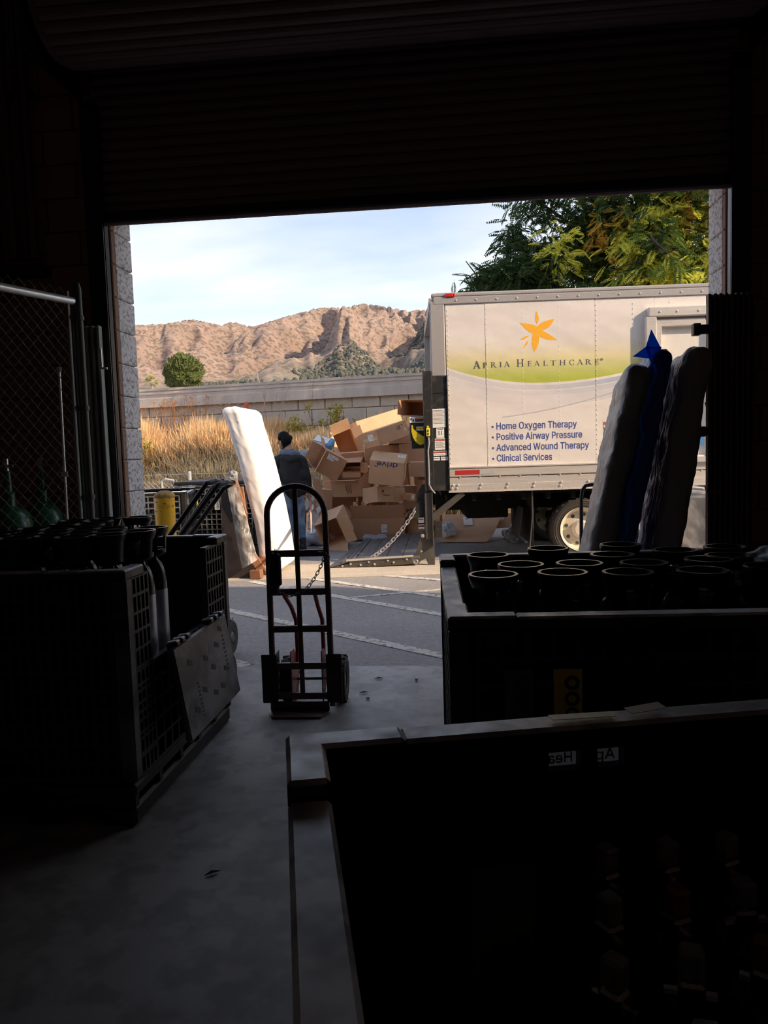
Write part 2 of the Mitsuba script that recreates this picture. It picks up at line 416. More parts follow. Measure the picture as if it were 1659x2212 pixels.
mat('hill', hill_color, 0.95)
scene['mat_clear_wrap'] = {'type': 'blendbsdf', 'weight': mikit.proc(lambda p, n, uv: 0.12 + 0.5 * smoothstep(0.45, 0.75, F3(p.x * 9 + p.z * 3, p.y * 9, p.z * 5, 4))),
                           'a': {'type': 'thindielectric', 'int_ior': 1.45}, 'b': {'type': 'twosided', 'bsdf': {'type': 'principled', 'base_color': {'type': 'rgb', 'value': [0.75, 0.72, 0.70]}, 'roughness': 0.25}}}
scene['mat_blue_thin'] = {'type': 'principledthin', 'base_color': {'type': 'rgb', 'value': [0.07, 0.33, 0.95]}, 'roughness': 0.2, 'diff_trans': 1.0, 'spec_trans': 0.0}
scene['mat_label_thru'] = {'type': 'principledthin', 'base_color': {'type': 'rgb', 'value': [0.8, 0.8, 0.82]}, 'roughness': 0.6, 'diff_trans': 1.0, 'spec_trans': 0.0}
# ---------------------------------------------------------------- the building: a runs along the door wall, b outward, wall from b=-0.3 to 0
TH = 0.09566
EA, EB, BO = np.array([math.cos(TH), -math.sin(TH), 0]), np.array([math.sin(TH), math.cos(TH), 0]), np.array([0, 4.944, 0])
TB = np.eye(4)
TB[:3, 0], TB[:3, 1], TB[:3, 3] = EA, EB, BO
B = lambda: MB(TB)
bp = lambda a, b, z=0.0: BO + a * EA + b * EB + np.array([0, 0, z])
AL, AR, TOP = -1.583, 2.012, 4.6


def span(name, lo, hi, m, kind='structure', **kw):
    lo, hi = np.array(lo), np.array(hi)
    return add(name, B().box((lo + hi) / 2, hi - lo), m, kind=kind, **kw)


span('floor', (-4.5, -7, -0.15), (4.5, 0, 0), 'concrete')
span('ceiling', (-4.7, -7.2, TOP), (4.7, 0, TOP + 0.15), 'ceiling')
span('wall_left', (-4.7, -7.2, 0), (-4.5, -0.3, TOP), 'wall_in')
span('wall_right', (4.5, -7.2, 0), (4.7, -0.3, TOP), 'wall_in')
span('wall_back', (-4.5, -7.2, 0), (4.5, -7, TOP), 'wall_in')  # unseen side and back walls drawn in and paled to bounce light
wf = add('wall_front', B().box(((-6 + AL - 0.02) / 2 - 0.02, -0.15, TOP / 2), (4.42 + 0.02, 0.26, TOP)).box(((AR + 6.5) / 2 + 0.02, -0.15, TOP / 2), (4.45, 0.26, TOP)).box((0.2, -0.15, (2.98 + TOP) / 2), (3.7, 0.30, TOP - 2.98)), 'mortar', kind='structure')
blk, half = {}, {}
for mkey in ('block_in', 'block'):
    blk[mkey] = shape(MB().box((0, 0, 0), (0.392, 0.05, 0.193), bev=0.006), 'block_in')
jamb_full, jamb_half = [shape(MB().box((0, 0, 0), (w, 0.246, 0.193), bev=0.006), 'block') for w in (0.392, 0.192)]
RT = TB[:3, :3]
for row in range(23):
    z = 0.1 + 0.2 * row
    off = 0.2 * (row % 2)
    for side in (-1, 1):
        edge = AL if side < 0 else AR
        if z < 2.98:
            w = 0.4 - off
            add('jamb_block', jamb_half if off else jamb_full, '', wf, T=M4(bp(edge + side * w / 2, -0.123, z), RT))
        for c in range(4 if side < 0 else 3):
            a = edge + side * (0.2 + 0.4 * c + (0 if not off else (-0.1 if c == 0 else -0.2)))
            if off and c == 0:
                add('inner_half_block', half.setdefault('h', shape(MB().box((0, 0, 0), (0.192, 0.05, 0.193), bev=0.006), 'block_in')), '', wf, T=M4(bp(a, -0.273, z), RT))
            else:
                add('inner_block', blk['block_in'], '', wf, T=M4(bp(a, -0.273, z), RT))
# outside ground
gx = [bp(-40, 0)[:2], bp(40, 0)[:2], [40, 16], [-40, 16]]
lot = add('asphalt_lot', MB().prism(Polygon(gx), 0.195, M4((0, 0, -0.2))), 'asphalt', kind='structure')
for (x0, y0, x1, y1, w) in ((-1.62, 7.08, 0.55, 4.98, 0.105), (-1.50, 8.45, 1.35, 5.55, 0.10), (-0.85, 8.52, 1.8, 6.05, 0.10), (0.0, 8.55, 2.5, 6.9, 0.10), (-2.6, 6.5, -0.95, 5.06, 0.11), (-0.35, 7.33, 2.2, 8.15, 0.05)):
    add('stripe', MB().bar((x0, y0, -0.003), (x1, y1, -0.003), w, 0.008), 'stripe', lot)
add('gutter_strip', MB().box((-2, 9.06, -0.049), (34, 1.06, 0.1)), 'gutter', kind='structure')

# ---------------------------------------------------------------- roll-up door
door = num('door_1')
lab(door, kind='structure')
sl = [(0, 0), (0.012, 0.006), (0.022, 0.02), (0.024, 0.034), (0.02, 0.048), (0.010, 0.058), (0, 0.062), (-0.004, 0.03)]
slat = shape(MB().prism([(x, y) for x, y in sl], 3.70), 'slat')
TS = TB @ frame((AL - 0.05, -0.33, 0), (0, -1, 0), (1, 0, 0))
for i in range(15):
    T = TS.copy()
    T[2, 3] += 2.87 + i * 0.062
    add('slat', slat, '', door, T=T)
add('bottom_bar', B().box((0.215, -0.335, 2.855), (3.70, 0.05, 0.06), bev=0.008), 'black_steel', door)
for i in range(30):
    q = 2 * math.pi * i / 30
    c = np.array([AL - 0.05, -0.66 - 0.29 * math.cos(q), 3.90 + 0.29 * math.sin(q)])
    T = TB @ frame(c, (-math.sin(q) * 0 + 0, -math.cos(q), math.sin(q)), (1, 0, 0)) @ M4((0, -0.031, 0))
    add('coil_slat', slat, '', door, T=T)
add('coil_core', B().cyl((AL - 0.1, -0.66, 3.9), (AR + 0.1, -0.66, 3.9), 0.286, 24), 'slat', door)
for a in (AL - 0.14, AR + 0.14):
    add('end_bracket', B().box((a, -0.62, 3.9), (0.02, 0.64, 0.7), bev=0.005), 'black_steel', door)
for s, a in ((-1, AL), (1, AR)):
    g = B().box((a + s * 0.055, -0.325, 1.75), (0.09, 0.012, 3.5)).box((a + s * 0.012, -0.345, 1.75), (0.008, 0.05, 3.5)).box((a + s * 0.1, -0.36, 1.75), (0.008, 0.10, 3.5)).box((a + s * 0.05, -0.405, 1.75), (0.10, 0.008, 3.5))
    add('guide', g, 'guide', door)
q = np.linspace(0, 1, 80)
add('pull_chain', chain_links(np.stack([bp(2.19, -0.55) + np.array([0, 0, 3.7 - 1.7 * t]) for t in q]), 0.045, 0.004, 0.02), 'steel_dark', door)
add('pull_chain', chain_links(np.stack([bp(2.23, -0.50) + np.array([0, 0, 3.7 - 1.75 * t]) for t in q]), 0.045, 0.004, 0.02), 'steel_dark', door)

# ---------------------------------------------------------------- folded accordion gates, sign, conduits, fence and tanks beside the door


def folding_gate(key_label, a0, a1, b, z0, z1, m, mrod, n=11):
    t = thing('folding_gate', key_label, 'gate')
    for i in range(n):
        a = a0 + (a1 - a0) * i / (n - 1)
        add('channel', B().box((a, b + 0.03 * (i % 2), (z0 + z1) / 2), (0.016, 0.045, z1 - z0), bev=0.003), m, t)
    for k, z in enumerate(np.linspace(z0 + 0.15, z1 - 0.12, 5)):
        add('link', B().bar((a0, b + 0.055, z), (a1, b + 0.055, z + 0.05), 0.006, 0.022, up=(0, 0, 1)), m, t)
    return t


g1 = folding_gate('folded grey-green accordion gate standing beside the chain-link fence post', -1.80, -1.62, -0.46, 0.03, 2.20, 'gate_grey', 'galv')
add('latch', B().box((-1.60, -0.5, 2.0), (0.012, 0.012, 0.12)).box((-1.585, -0.5, 1.945), (0.04, 0.012, 0.012)), 'galv', g1, label='small bright latch hook')
rod = B().tube([(-1.83, -0.56, 1.93), (-1.835, -0.56, 1.5), (-1.85, -0.56, 0.3)], 0.008, 8)
rod.box((-1.83, -0.56, 1.94), (0.02, 0.02, 0.03)).box((-1.835, -0.57, 1.33), (0.04, 0.012, 0.03)).box((-1.82, -0.57, 0.72), (0.02, 0.02, 0.03))
add('lock_rod', rod, 'galv', g1)
g2 = folding_gate('folded dark brown accordion gate behind the wrapped mattresses', 1.875, 2.11, -0.46, 0.03, 2.21, 'gate_brown', 'galv', 17)
add('latch_arm', B().box((1.86, -0.47, 2.02), (0.10, 0.03, 0.05), bev=0.004).box((1.805, -0.47, 2.02), (0.04, 0.05, 0.065), bev=0.004), 'gate_brown', g2)
add('knob', B().lathe([(0.0, 0), (0.018, 0.0), (0.03, 0.02), (0.03, 0.05), (0.018, 0.07), (0, 0.07)], 14, T=frame((1.875, -0.46, 1.46), (0, 1, 0), (-1, 0, 0))), 'gate_brown', g2)
add('stop_pin', B().cyl((1.94, -0.48, 1.12), (1.86, -0.48, 1.13), 0.012), 'gate_brown', g2)
add('pull_handle', B().box((2.24, -0.5, 1.98), (0.012, 0.02, 0.12), bev=0.003), 'galv', g2)

sg = add('wall_sign', B().box((-2.55, -0.315, 2.74), (1.10, 0.012, 0.30), bev=0.003), 'block_in', label='dark sign board with big red letters on the block wall above the fence', cat='sign')
scene[sg]['bsdf'] = {'type': 'ref', 'id': 'mat_sign_board'}
mat('sign_board', (0.20, 0.14, 0.12), 0.6)
mat('sign_red', (0.28, 0.03, 0.02), 0.6)
txt = meshkit.text_mesh('EX', 0.19, 0.004, True)
add('lettering', MB(TB @ frame((-2.34, -0.322, 2.645), (1, 0, 0), (0, -1, 0))).add(txt), 'sign_red', sg, label='red letters')
add('wall_ledge', B().box((-2.5, -0.36, 2.56), (1.05, 0.12, 0.06), bev=0.006), 'black_steel', label='dark ledge bar below the red-lettered sign', cat='ledge')
for i, (a, r) in enumerate(((-2.29, 0.02), (-2.17, 0.028), (-2.10, 0.02), (-2.04, 0.022))):
    k = add('conduit_pipe', B().cyl((a, -0.34 - 0.03 * (i % 2), 2.63 if i else 2.4), (a, -0.34 - 0.03 * (i % 2), 4.59), r, 12), 'gate_brown',
            label=('dark conduit pipe up the block wall, farthest from the roll-up door', 'thick dark conduit pipe up the block wall over the sign', 'thin dark conduit pipe up the block wall, third toward the roll-up door', 'dark conduit pipe up the block wall, closest to the roll-up door')[i], cat='pipe', group='conduit pipes on the block wall')
    add('clamp', B().box((a, -0.335, 3.6), (0.09, 0.05, 0.03), bev=0.003), 'black_steel', k)
fe = thing('chain_link_fence', 'chain-link fence panel with a bright top rail inside the doorway corner', 'fence')
p0, p1 = np.array([-2.02, 3.5]), np.array([-1.69, 4.35])
add('top_rail', MB().cyl((*p0, 2.27), (*p1, 2.29), 0.021, 14), 'galv', fe, smooth=40)
add('post', MB().lathe([(0, 0), (0.024, 0), (0.024, 2.36), (0.016, 2.39), (0, 2.40)], 14, c=(-1.672, 4.375, 0)), 'steel_dark', fe, smooth=40)
add('tension_bar', MB().bar((-1.705, 4.33, 1.0), (-1.705, 4.33, 2.34), 0.02, 0.005, up=(1, 0, 0)), 'galv', fe)
for z in (2.2, 1.7, 1.2):
    add('band_clamp', MB().lathe([(0.03, -0.012), (0.03, 0.012), (0.025, 0.012), (0.025, -0.012), (0.03, -0.012)], 14, c=(-1.672, 4.375, z)).box((-1.69, 4.345, z), (0.03, 0.04, 0.02), rot(0, 0, 20)), 'steel_dark', fe)
add('wire_mesh', chainlink(p0 - np.array([0.08, -0.02]), p1 - np.array([0.02, 0]), 0.75, 2.36, 0.066, 0.0017), 'wire', fe)
tank_prof = [(0, 0), (0.11, 0), (0.115, 0.02), (0.115, 1.06)] + [(0.115 * math.cos(t), 1.06 + 0.115 * math.sin(t)) for t in np.linspace(0.15, 1.2, 7)] + [(0.036, 1.18), (0.036, 1.24), (0.024, 1.25), (0.02, 1.36), (0, 1.37)]
for i, (x, y, k) in enumerate(((-2.06, 4.22, 1.0), (-2.02, 4.55, 1.0))):
    t = thing('gas_tank', ('tall bright green gas tank behind the chain-link fence, cut by the picture edge', 'tall dim green gas tank behind the chain-link fence, nearer its post')[i], 'gas cylinder')
    add('body', MB().lathe(np.array(tank_prof) * k, 28, c=(x, y, 0)), 'green_tank', t, smooth=40)
    add('valve', MB().cyl((x, y, 1.34 * k), (x, y, 1.43 * k), 0.014, 10).cyl((x - 0.03, y, 1.39 * k), (x + 0.04, y, 1.39 * k), 0.009, 8), 'chrome', t)

# ---------------------------------------------------------------- collapsible bulk bins


def lattice(w, h, nx, nz, t=0.03, openings=False):
    """moulded side: thin skin with proud ribs on its outside (-y), or an open grid"""
    m = MB()
    if not openings:
        m.box((0, t * 0.30, h / 2), (w, t * 0.4, h))
    for i in range(nx + 1):
        m.box(((i / nx - 0.5) * (w - 0.012), -t * 0.1, h / 2), (0.012, t * 0.8, h))
    for k in range(nz + 1):
        m.box((0, -t * 0.1, 0.006 + k / nz * (h - 0.012)), (w, t * 0.8, 0.012))
    return m


def bulk_bin(label, loc, rz, w=1.14, d=1.14, h=1.0, group=None, gate=False, window=None, open_grid=False):
    t = thing('bulk_bin', label, 'bin', group)
    T = M4(loc, rot(0, 0, rz))
    L = lambda: MB(T)
    fz = 0.18
    base = L().box((0, 0, 0.145), (w - 0.02, d - 0.02, 0.05), bev=0.01)
    for i in range(6):
        base.box((0, -d / 2 + 0.03 + i * (d - 0.06) / 5, 0.105), (w - 0.03, 0.03, 0.05))
    add('base', base, 'bin', t)
    for sx in (-1, 0, 1):
        add('runner', L().box((sx * (w / 2 - 0.09), 0, 0.04), (0.14, d - 0.04, 0.08), bev=0.012), 'bin', t)
    for sx in (-1, 1):
        for sy in (-1, 1):
            add('corner_post', L().box((sx * (w / 2 - 0.032), sy * (d / 2 - 0.032), (fz + h - 0.03) / 2), (0.064, 0.064, h - 0.03 - fz), bev=0.012), 'bin_worn' if gate else 'bin', t)
    hh = h - 0.035 - fz
    for name, ang, ww, off in (('front_panel', 0, w - 0.13, d / 2), ('rear_panel', 180, w - 0.13, d / 2), ('side_panel', 90, d - 0.13, w / 2), ('side_panel', -90, d - 0.13, w / 2)):
        P = M4((0, 0, fz), rot(0, 0, ang)) @ M4((0, -off + 0.022, 0))
        m = MB(T @ P)
        if gate and ang == 90:
            m.add(*lattice(ww, 0.42, 14, 5).out())
            m.add(*lattice(0.16, hh, 4, 11).out(), T=M4((-ww / 2 + 0.08, 0, 0)))
            m.add(*lattice(0.25, hh, 6, 11).out(), T=M4((ww / 2 - 0.125, 0, 0)))
        elif window and ang == 180:
            for (x0, x1) in window:
                pass
            xs = sorted([-ww / 2, ww / 2] + [x for q in window for x in q])
            for a, b in zip(xs[::2], xs[1::2]):
                m.box(((a + b) / 2, 0, hh / 2), (b - a, 0.02, hh))
            for a, b in window:
                m.box(((a + b) / 2, 0, 0.37), (b - a, 0.02, 0.74)).box(((a + b) / 2, 0, (0.775 + hh) / 2), (b - a, 0.02, hh - 0.775))
        else:
            m.add(*lattice(ww, hh, 16, 11, openings=open_grid and ang in (90, 0)).out())
        add(name, m, 'bin', t)
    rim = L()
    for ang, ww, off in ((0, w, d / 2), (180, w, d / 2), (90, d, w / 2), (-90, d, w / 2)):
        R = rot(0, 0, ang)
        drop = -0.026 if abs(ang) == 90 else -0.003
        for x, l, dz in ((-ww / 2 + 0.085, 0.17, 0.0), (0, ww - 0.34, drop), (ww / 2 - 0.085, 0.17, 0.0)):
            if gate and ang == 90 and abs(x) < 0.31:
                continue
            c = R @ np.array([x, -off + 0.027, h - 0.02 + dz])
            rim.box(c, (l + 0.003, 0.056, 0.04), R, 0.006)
    add('rim', rim, 'rim', t, label='worn grey rim, its top paled for sky light')
    return t, T


FL = 0.17
left_bin, TL = bulk_bin('black bulk bin packed with green-shouldered oxygen cylinders, one side gate dropped open', (-1.300, 3.478, 0), -6.4, w=0.80, d=1.22, gate=True)
# the dropped gate hangs outside that side
P = TL @ M4((0.40 + 0.055, -0.015, 0.635), rot(0, 0, 90)) @ M4((0, 0, 0), rot(-9, 0, 0))
gm = MB(P).box((0, 0, -0.2), (0.68, 0.022, 0.40), bev=0.008)
for i in range(9):
    gm.box((-0.30 + i * 0.075, 0.018, -0.2), (0.012, 0.02, 0.40))
sm_ = MB(P)
for (x, z) in ((-0.2, -0.1), (-0.02, -0.13), (0.05, -0.19), (0.14, -0.11), (0.22, -0.05), (-0.1, -0.25), (0.2, -0.24), (0.02, -0.3), (-0.22, -0.3), (0.12, -0.3)):
    sm_.box((x, -0.0115, z), (0.05, 0.002, 0.022), rot(0, 20, 0))
for i in range(9):
    sm_.box((0.235, -0.0115, -0.09 - 0.02 * i), (0.022, 0.002, 0.009)).box((-0.16, -0.0115, -0.2 - 0.018 * i), (0.02, 0.002, 0.008))
dg = add('drop_gate', gm, 'gate_worn', left_bin, label='scuffed grey gate hanging folded down')
add('slots', sm_, 'ink', dg)  # dark plates painted on for the shade inside recessed slots
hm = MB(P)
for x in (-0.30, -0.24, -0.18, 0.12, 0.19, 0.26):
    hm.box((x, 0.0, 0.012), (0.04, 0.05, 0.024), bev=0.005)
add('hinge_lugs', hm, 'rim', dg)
mid_bin, TM = bulk_bin('black bulk bin between doorway and nearest bin, round black valve guards standing above its rim', (0.752, 2.412, 0), -3.2)
near_bin, TN = bulk_bin('black bulk bin nearest the viewer, with a paper label showing through its far wall', (0.514, 0.632, 0), 7.6, w=1.20, d=1.14, window=[(0.084, 0.127), (0.154, 0.205)])
# label on the outside of the near bin's far wall: its print shows mirrored from inside
lt = TN @ M4((0, 0.562, 0), rot(0, 0, 180))
lk = add('paper_label', MB(lt).box((0.16, -0.004, 0.925), (0.23, 0.0012, 0.05)), 'label_thru', near_bin, label='white paper label seen from behind')
for word, x0, w0 in (('Apria', 0.0865, 0.062), ('Healthcare', 0.1560, 0.112)):
    hw = meshkit.text_mesh(word, 0.0165, 0.0026)
    add('print', MB(lt @ frame((x0, -0.0053 + 0.0026, 0.921), (1, 0, 0), (0, -1, 0))).add(hw, T=np.diag([w0 / hw.vertices[:, 0].max(), 1, 1, 1])), 'ink', lk)
add('paper_sheet', MB(TN).box((-0.285, 0.530, 0.66), (0.10, 0.003, 0.24), rot(-4, 3, 0)), 'paper_dim', near_bin, label='paper sheet on the inside wall, dimness painted into its colour')
add('torn_tape', MB(TN @ M4((-0.10, 0.543, 1.001), rot(0, 0, 0))).box((-0.05, 0, 0.001), (0.10, 0.022, 0.001), rot(0, 1, 0)).box((0.055, 0.004, 0.004), (0.06, 0.024, 0.001), rot(4, -3, 6)), 'tape_yellow', near_bin, label='torn pale tape on the rim')


def dots_label(T, m, parent):
    k = add('yellow_label' if m == 'bin_yellow' else 'pale_label', MB(T).box((0, 0, 0), (0.07, 0.002, 0.15), bev=0.0005), m, parent, label='label with three dark rings')
    r = MB(T)
    for z in (-0.04, 0, 0.04):
        r.lathe([(0.010, 0), (0.019, 0), (0.019, 0.0012), (0.010, 0.0012), (0.010, 0)], 12, T=frame((0.01, -0.001, z), (1, 0, 0), (0, -1, 0)))
    add('rings', r, 'ink', k)


dots_label(TM @ M4((-0.28, -0.572, 0.79)), 'bin_yellow', mid_bin)
dots_label(TM @ M4((-0.40, -0.572, 0.79)), 'paper_dim', mid_bin)
rb = softbox((0.17, 0.30, 0.16), 0.05, 0.012, lambda p, n: 0.05 * (ridged(p * 11, 3) - 0.6))
add('crumpled_bag', MB(TM @ M4((0.47, -0.02, 0.96), rot(8, -14, 10))).add(*rb), 'bag_dark', smooth=True, label='crumpled grey plastic bag lying on the cylinders of the middle bin', cat='plastic bag')

# ---------------------------------------------------------------- oxygen cylinders: one set of parts, many copies


def cylinder_parts(hb, guard):
    """body on z=0; hb = height of the shoulder's top"""
    P = {}
    P['body'] = shape(MB().lathe([(0, 0), (0.050, 0), (0.0555, 0.012), (0.0555, hb - 0.145)], 24), 'alu', 40)
    sh = [(0.0557, hb - 0.145)] + [(0.0557 * math.cos(t) ** 0.7, hb - 0.13 + 0.115 * math.sin(t)) for t in np.linspace(0.1, 1.25, 8)] + [(0.02, hb - 0.01), (0.02, hb + 0.01), (0, hb + 0.01)]
    P['shoulder'] = shape(MB().lathe(sh, 24), 'green_gloss', 40)
    v = MB().cyl((0, 0, hb), (0, 0, hb + 0.07), 0.011, 10).box((0, 0, hb + 0.045), (0.03, 0.028, 0.05), bev=0.004).cyl((0, 0, hb + 0.07), (0, 0, hb + 0.085), 0.007, 8).cyl((-0.03, 0, hb + 0.05), (0.028, 0, hb + 0.05), 0.007, 8)
    P['valve'] = shape(v, 'chrome')
    if guard:
        prof = [(0.034, 0.0), (0.046, 0.0), (0.058, 0.012), (0.063, 0.088), (0.070, 0.105), (0.073, 0.118), (0.0715, 0.123), (0.062, 0.123), (0.0605, 0.112), (0.057, 0.092), (0.052, 0.016), (0.034, 0.006), (0.034, 0.0)]
        g = manifold3d.Manifold.revolve(manifold3d.CrossSection([prof[:-1]], manifold3d.FillRule.NonZero), 36)
        cut = manifold3d.Manifold.cube((0.045, 0.05, 0.056), True).translate((0, -0.06, 0.058)) + manifold3d.Manifold.cube((0.05, 0.045, 0.056), True).translate((0.06, 0.01, 0.058)) + manifold3d.Manifold.cube((0.04, 0.05, 0.05), True).translate((-0.01, 0.06, 0.058))
        g = (g - cut).translate((0, 0, hb + 0.0)).to_mesh()
        assert len(g.tri_verts) > 50
        m = MB().add(g.vert_properties[:, :3], g.tri_verts)
        m.lathe([(0.0, hb + 0.004), (0.036, hb + 0.002), (0.036, hb + 0.008), (0, hb + 0.010)], 24)
        P['valve_guard'] = shape(m, 'guard', 30)
    return P


tall, tallm = cylinder_parts(0.757, True), None
short = cylinder_parts(0.56, False)


def put(P, x, y, z, rz, label, group, extra=None, tip=0):
    t = thing('oxygen_cylinder', label, 'gas cylinder', group)
    T = M4((x, y, z), rot(tip, 0, rz))
    for k, d in P.items():
        add(k, d, '', t, T=T)
    if extra:
        add('cap', extra[0], '', t, T=T, label=extra[1])


# middle bin: the guards seen above its rim (x, y, depth taken along the rows)
ORD = ('', 'first', 'second', 'third', 'fourth', 'fifth', 'sixth', 'seventh', 'eighth', 'ninth')
MID = [(0.310, 2.20), (0.510, 2.20), (0.69, 2.17), (0.90, 2.16), (0.42, 2.37), (0.60, 2.36), (0.79, 2.33), (1.0, 2.36), (0.35, 2.60), (0.58, 2.72), (0.75, 2.52), (0.98, 2.58), (1.09, 2.42), (1.11, 2.20), (1.17, 2.62), (0.85, 2.76)]
for i, (x, y) in enumerate(MID):
    row = 0 if y < 2.3 else 1 if y < 2.45 else 2
    n_ = sum(1 for (a, b) in MID if (0 if b < 2.3 else 1 if b < 2.45 else 2) == row and a <= x)
    put(tall, x, y, FL, float(rng.uniform(-30, 30)) + (170 if i % 3 == 0 else 0), f'black-guarded oxygen cylinder, {ORD[n_]} from the aisle in the {("near", "second", "far")[row]} row of the ringed bin', 'oxygen cylinders in the middle bin')
LEFT = [(.31, -.27), (.31, -.14), (.24, -.40), (.12, -.46), (.0, -.40), (-.12, -.46), (-.24, -.40), (.18, -.27), (.06, -.30), (-.06, -.27), (-.18, -.30), (-.30, -.25), (.12, -.13), (.0, -.13), (-.13, -.14), (-.27, -.08), (0.0, .42), (-.15, .39), (-.28, .30), (-.08, .07), (-.23, .12), (-0.12, .24)]
for i, (x, y) in enumerate(LEFT):
    p = TL @ np.array([x, y, FL, 1])
    sp = {0: 'silver oxygen cylinder with green shoulder seen through the open gate, nearer the bin corner post', 1: 'silver oxygen cylinder with green shoulder seen through the open gate, farther from the corner post',
          16: 'oxygen cylinder whose black guard stands highest, beside the yellow bollard'}
    put(tall, p[0], p[1], FL + 0.065, float(rng.uniform(0, 360)) if i > 2 else 60.0 * i, sp.get(i, 'oxygen cylinder with dark green shoulder and black guard crowded inside the side-gated bin'), 'oxygen cylinders in the side-gated bin')
caps = [(shape(MB().box((0, 0, 0.650), (0.028, 0.025, 0.035), bev=0.004), m), l) for m, l in (('seal_white', 'white valve seal'), ('seal_orange', 'orange valve seal'))]
k = 0
for r in range(4):
    for c in range(9):
        x, y = -0.24 + c * 0.093 + 0.046 * (r % 2), 0.46 - r * 0.115
        if (r, c) in ((0, 0),):
            continue
        p = TN @ np.array([x, y, 0, 1])
        col = 1 if (r * 7 + c * 5) % 6 == 0 else 0
        put(short, p[0], p[1], FL, float(rng.uniform(0, 360)), f'{("white", "orange")[col]}-sealed oxygen cylinder, {ORD[c + 1]} from the aisle in {("the row beneath the paper label", "the second row", "the third row", "the row nearest the viewer")[r]}',
            'orange-sealed cylinders in the nearest bin' if col else 'white-sealed cylinders in the nearest bin', caps[col])

# ---------------------------------------------------------------- hand truck in the doorway
TH2 = M4((-0.475, 4.12, 0), rot(0, 0, -4))
H = lambda: MB(TH2)
ht = thing('hand_truck', 'dark red steel hand truck with looped handle standing in the doorway', 'hand truck')
arc = [(0.157 * math.cos(t), 0, 1.085 + 0.150 * math.sin(t)) for t in np.linspace(0, math.pi, 17)]
add('frame_loop', H().tube([(0.163, 0, 0.03), (0.160, 0, 0.6)] + arc + [(-0.160, 0, 0.6), (-0.163, 0, 0.03)], 0.0165, 10), 'maroon', ht, smooth=40)
for z in (0.872, 0.662, 0.458, 0.252, 0.085):
    add('cross_bar', H().box((0, 0.002, z), (0.315, 0.022, 0.036), bev=0.004), 'maroon', ht)
add('centre_bar', H().box((0, -0.004, 0.655), (0.026, 0.014, 1.15), bev=0.003), 'maroon', ht)
for s in (-1, 1):
    add('stair_skid', H().tube([(s * 0.085, 0.02, 0.64), (s * 0.075 + 0.01, 0.10, 0.56), (s * 0.075 + 0.02, 0.17, 0.47), (s * 0.075 + 0.02, 0.18, 0.30), (s * 0.075 + 0.02, 0.15, 0.22)], 0.012, 8), 'red_steel', ht, label='bent red skid bar', smooth=40)
    pl = [(0, 0.0), (0.19, 0.10), (0.19, 0.20), (0.10, 0.29), (0, 0.30)]
    add('axle_bracket', MB(TH2 @ frame((s * 0.085 - 0.0 + (0.02 if s < 0 else 0.02), 0.01, 0.03), (0, 1, 0), (1, 0, 0))).prism([(x, z) for x, z in pl], 0.005), 'red_steel', ht, label='red plate')
    add('wheel_guard', H().box((s * 0.178, -0.012, 0.185), (0.085, 0.012, 0.27), bev=0.004).box((s * 0.150, 0.05, 0.185), (0.008, 0.12, 0.26)), 'black_steel', ht)
    wx = s * 0.135 + (0.055 if s > 0 else 0.03)
    Tw = TH2 @ frame((wx, 0.17, 0.13), (0, 0, 1), (1, 0, 0))
    tyre = [(0.065, -0.026), (0.095, -0.036), (0.118, -0.034), (0.128, -0.018), (0.130, 0), (0.128, 0.018), (0.118, 0.034), (0.095, 0.036), (0.065, 0.026), (0.065, -0.026)]
    w = MB(Tw).lathe(tyre, 28)
    for i in range(28):
        a = 2 * math.pi * i / 28
        w.box((0.128 * math.cos(a), 0.128 * math.sin(a), 0.018 if i % 2 else -0.018), (0.008, 0.016, 0.03), rot(0, 0, math.degrees(a)))
    wk = add('wheel', w, 'rubber', ht)
    add('hub', MB(Tw).lathe([(0, -0.022), (0.03, -0.022), (0.045, -0.008), (0.066, -0.02), (0.066, 0.02), (0.045, 0.008), (0.03, 0.022), (0, 0.022)], 20), 'galv', wk)
add('axle', H().cyl((-0.2, 0.17, 0.13), (0.2, 0.17, 0.13), 0.008), 'steel_dark', ht)
npl = [(-0.18, 0.0), (-0.18, -0.045), (-0.15, -0.125), (0.115, -0.125), (0.145, -0.045), (0.145, 0.0)]
add('nose_plate', H().prism([(x, y) for x, y in npl], 0.006, M4((0, -0.005, 0.006))).box((-0.018, -0.004, 0.03), (0.325, 0.006, 0.05)), 'maroon', ht)
sag = [(-0.145 + 0.305 * t, -0.03, 0.70 - 0.60 * t * (1 - t) * 0.55 + 0.12 * t ** 3 + 0.05 * t) for t in np.linspace(0, 1, 40)]
add('strap_chain', MB(TH2).add(*chain_links(np.array(sag), 0.028, 0.0022, 0.015).out()).add(*chain_links(np.array([(0.16, -0.025, 0.82), (0.175, -0.03, 0.86), (0.15, -0.03, 0.875), (0.12, -0.028, 0.88)]), 0.026, 0.0022, 0.014).out()), 'steel_dark', ht)
gl = hull_chain([[((-0.125, -0.02, 0.86), 0.022), ((-0.135, -0.03, 0.78), 0.020), ((-0.13, -0.035, 0.72), 0.030), ((-0.12, -0.035, 0.68), 0.022)], [((-0.105, -0.02, 0.86), 0.018), ((-0.10, -0.03, 0.79), 0.016), ((-0.105, -0.035, 0.72), 0.022)], [((-0.14, -0.035, 0.70), 0.012), ((-0.15, -0.035, 0.655), 0.008)]], 0.008)
add('work_glove', MB(TH2).add(*gl), 'boot', smooth=True, label='black work glove hung on the hand truck frame', cat='glove')

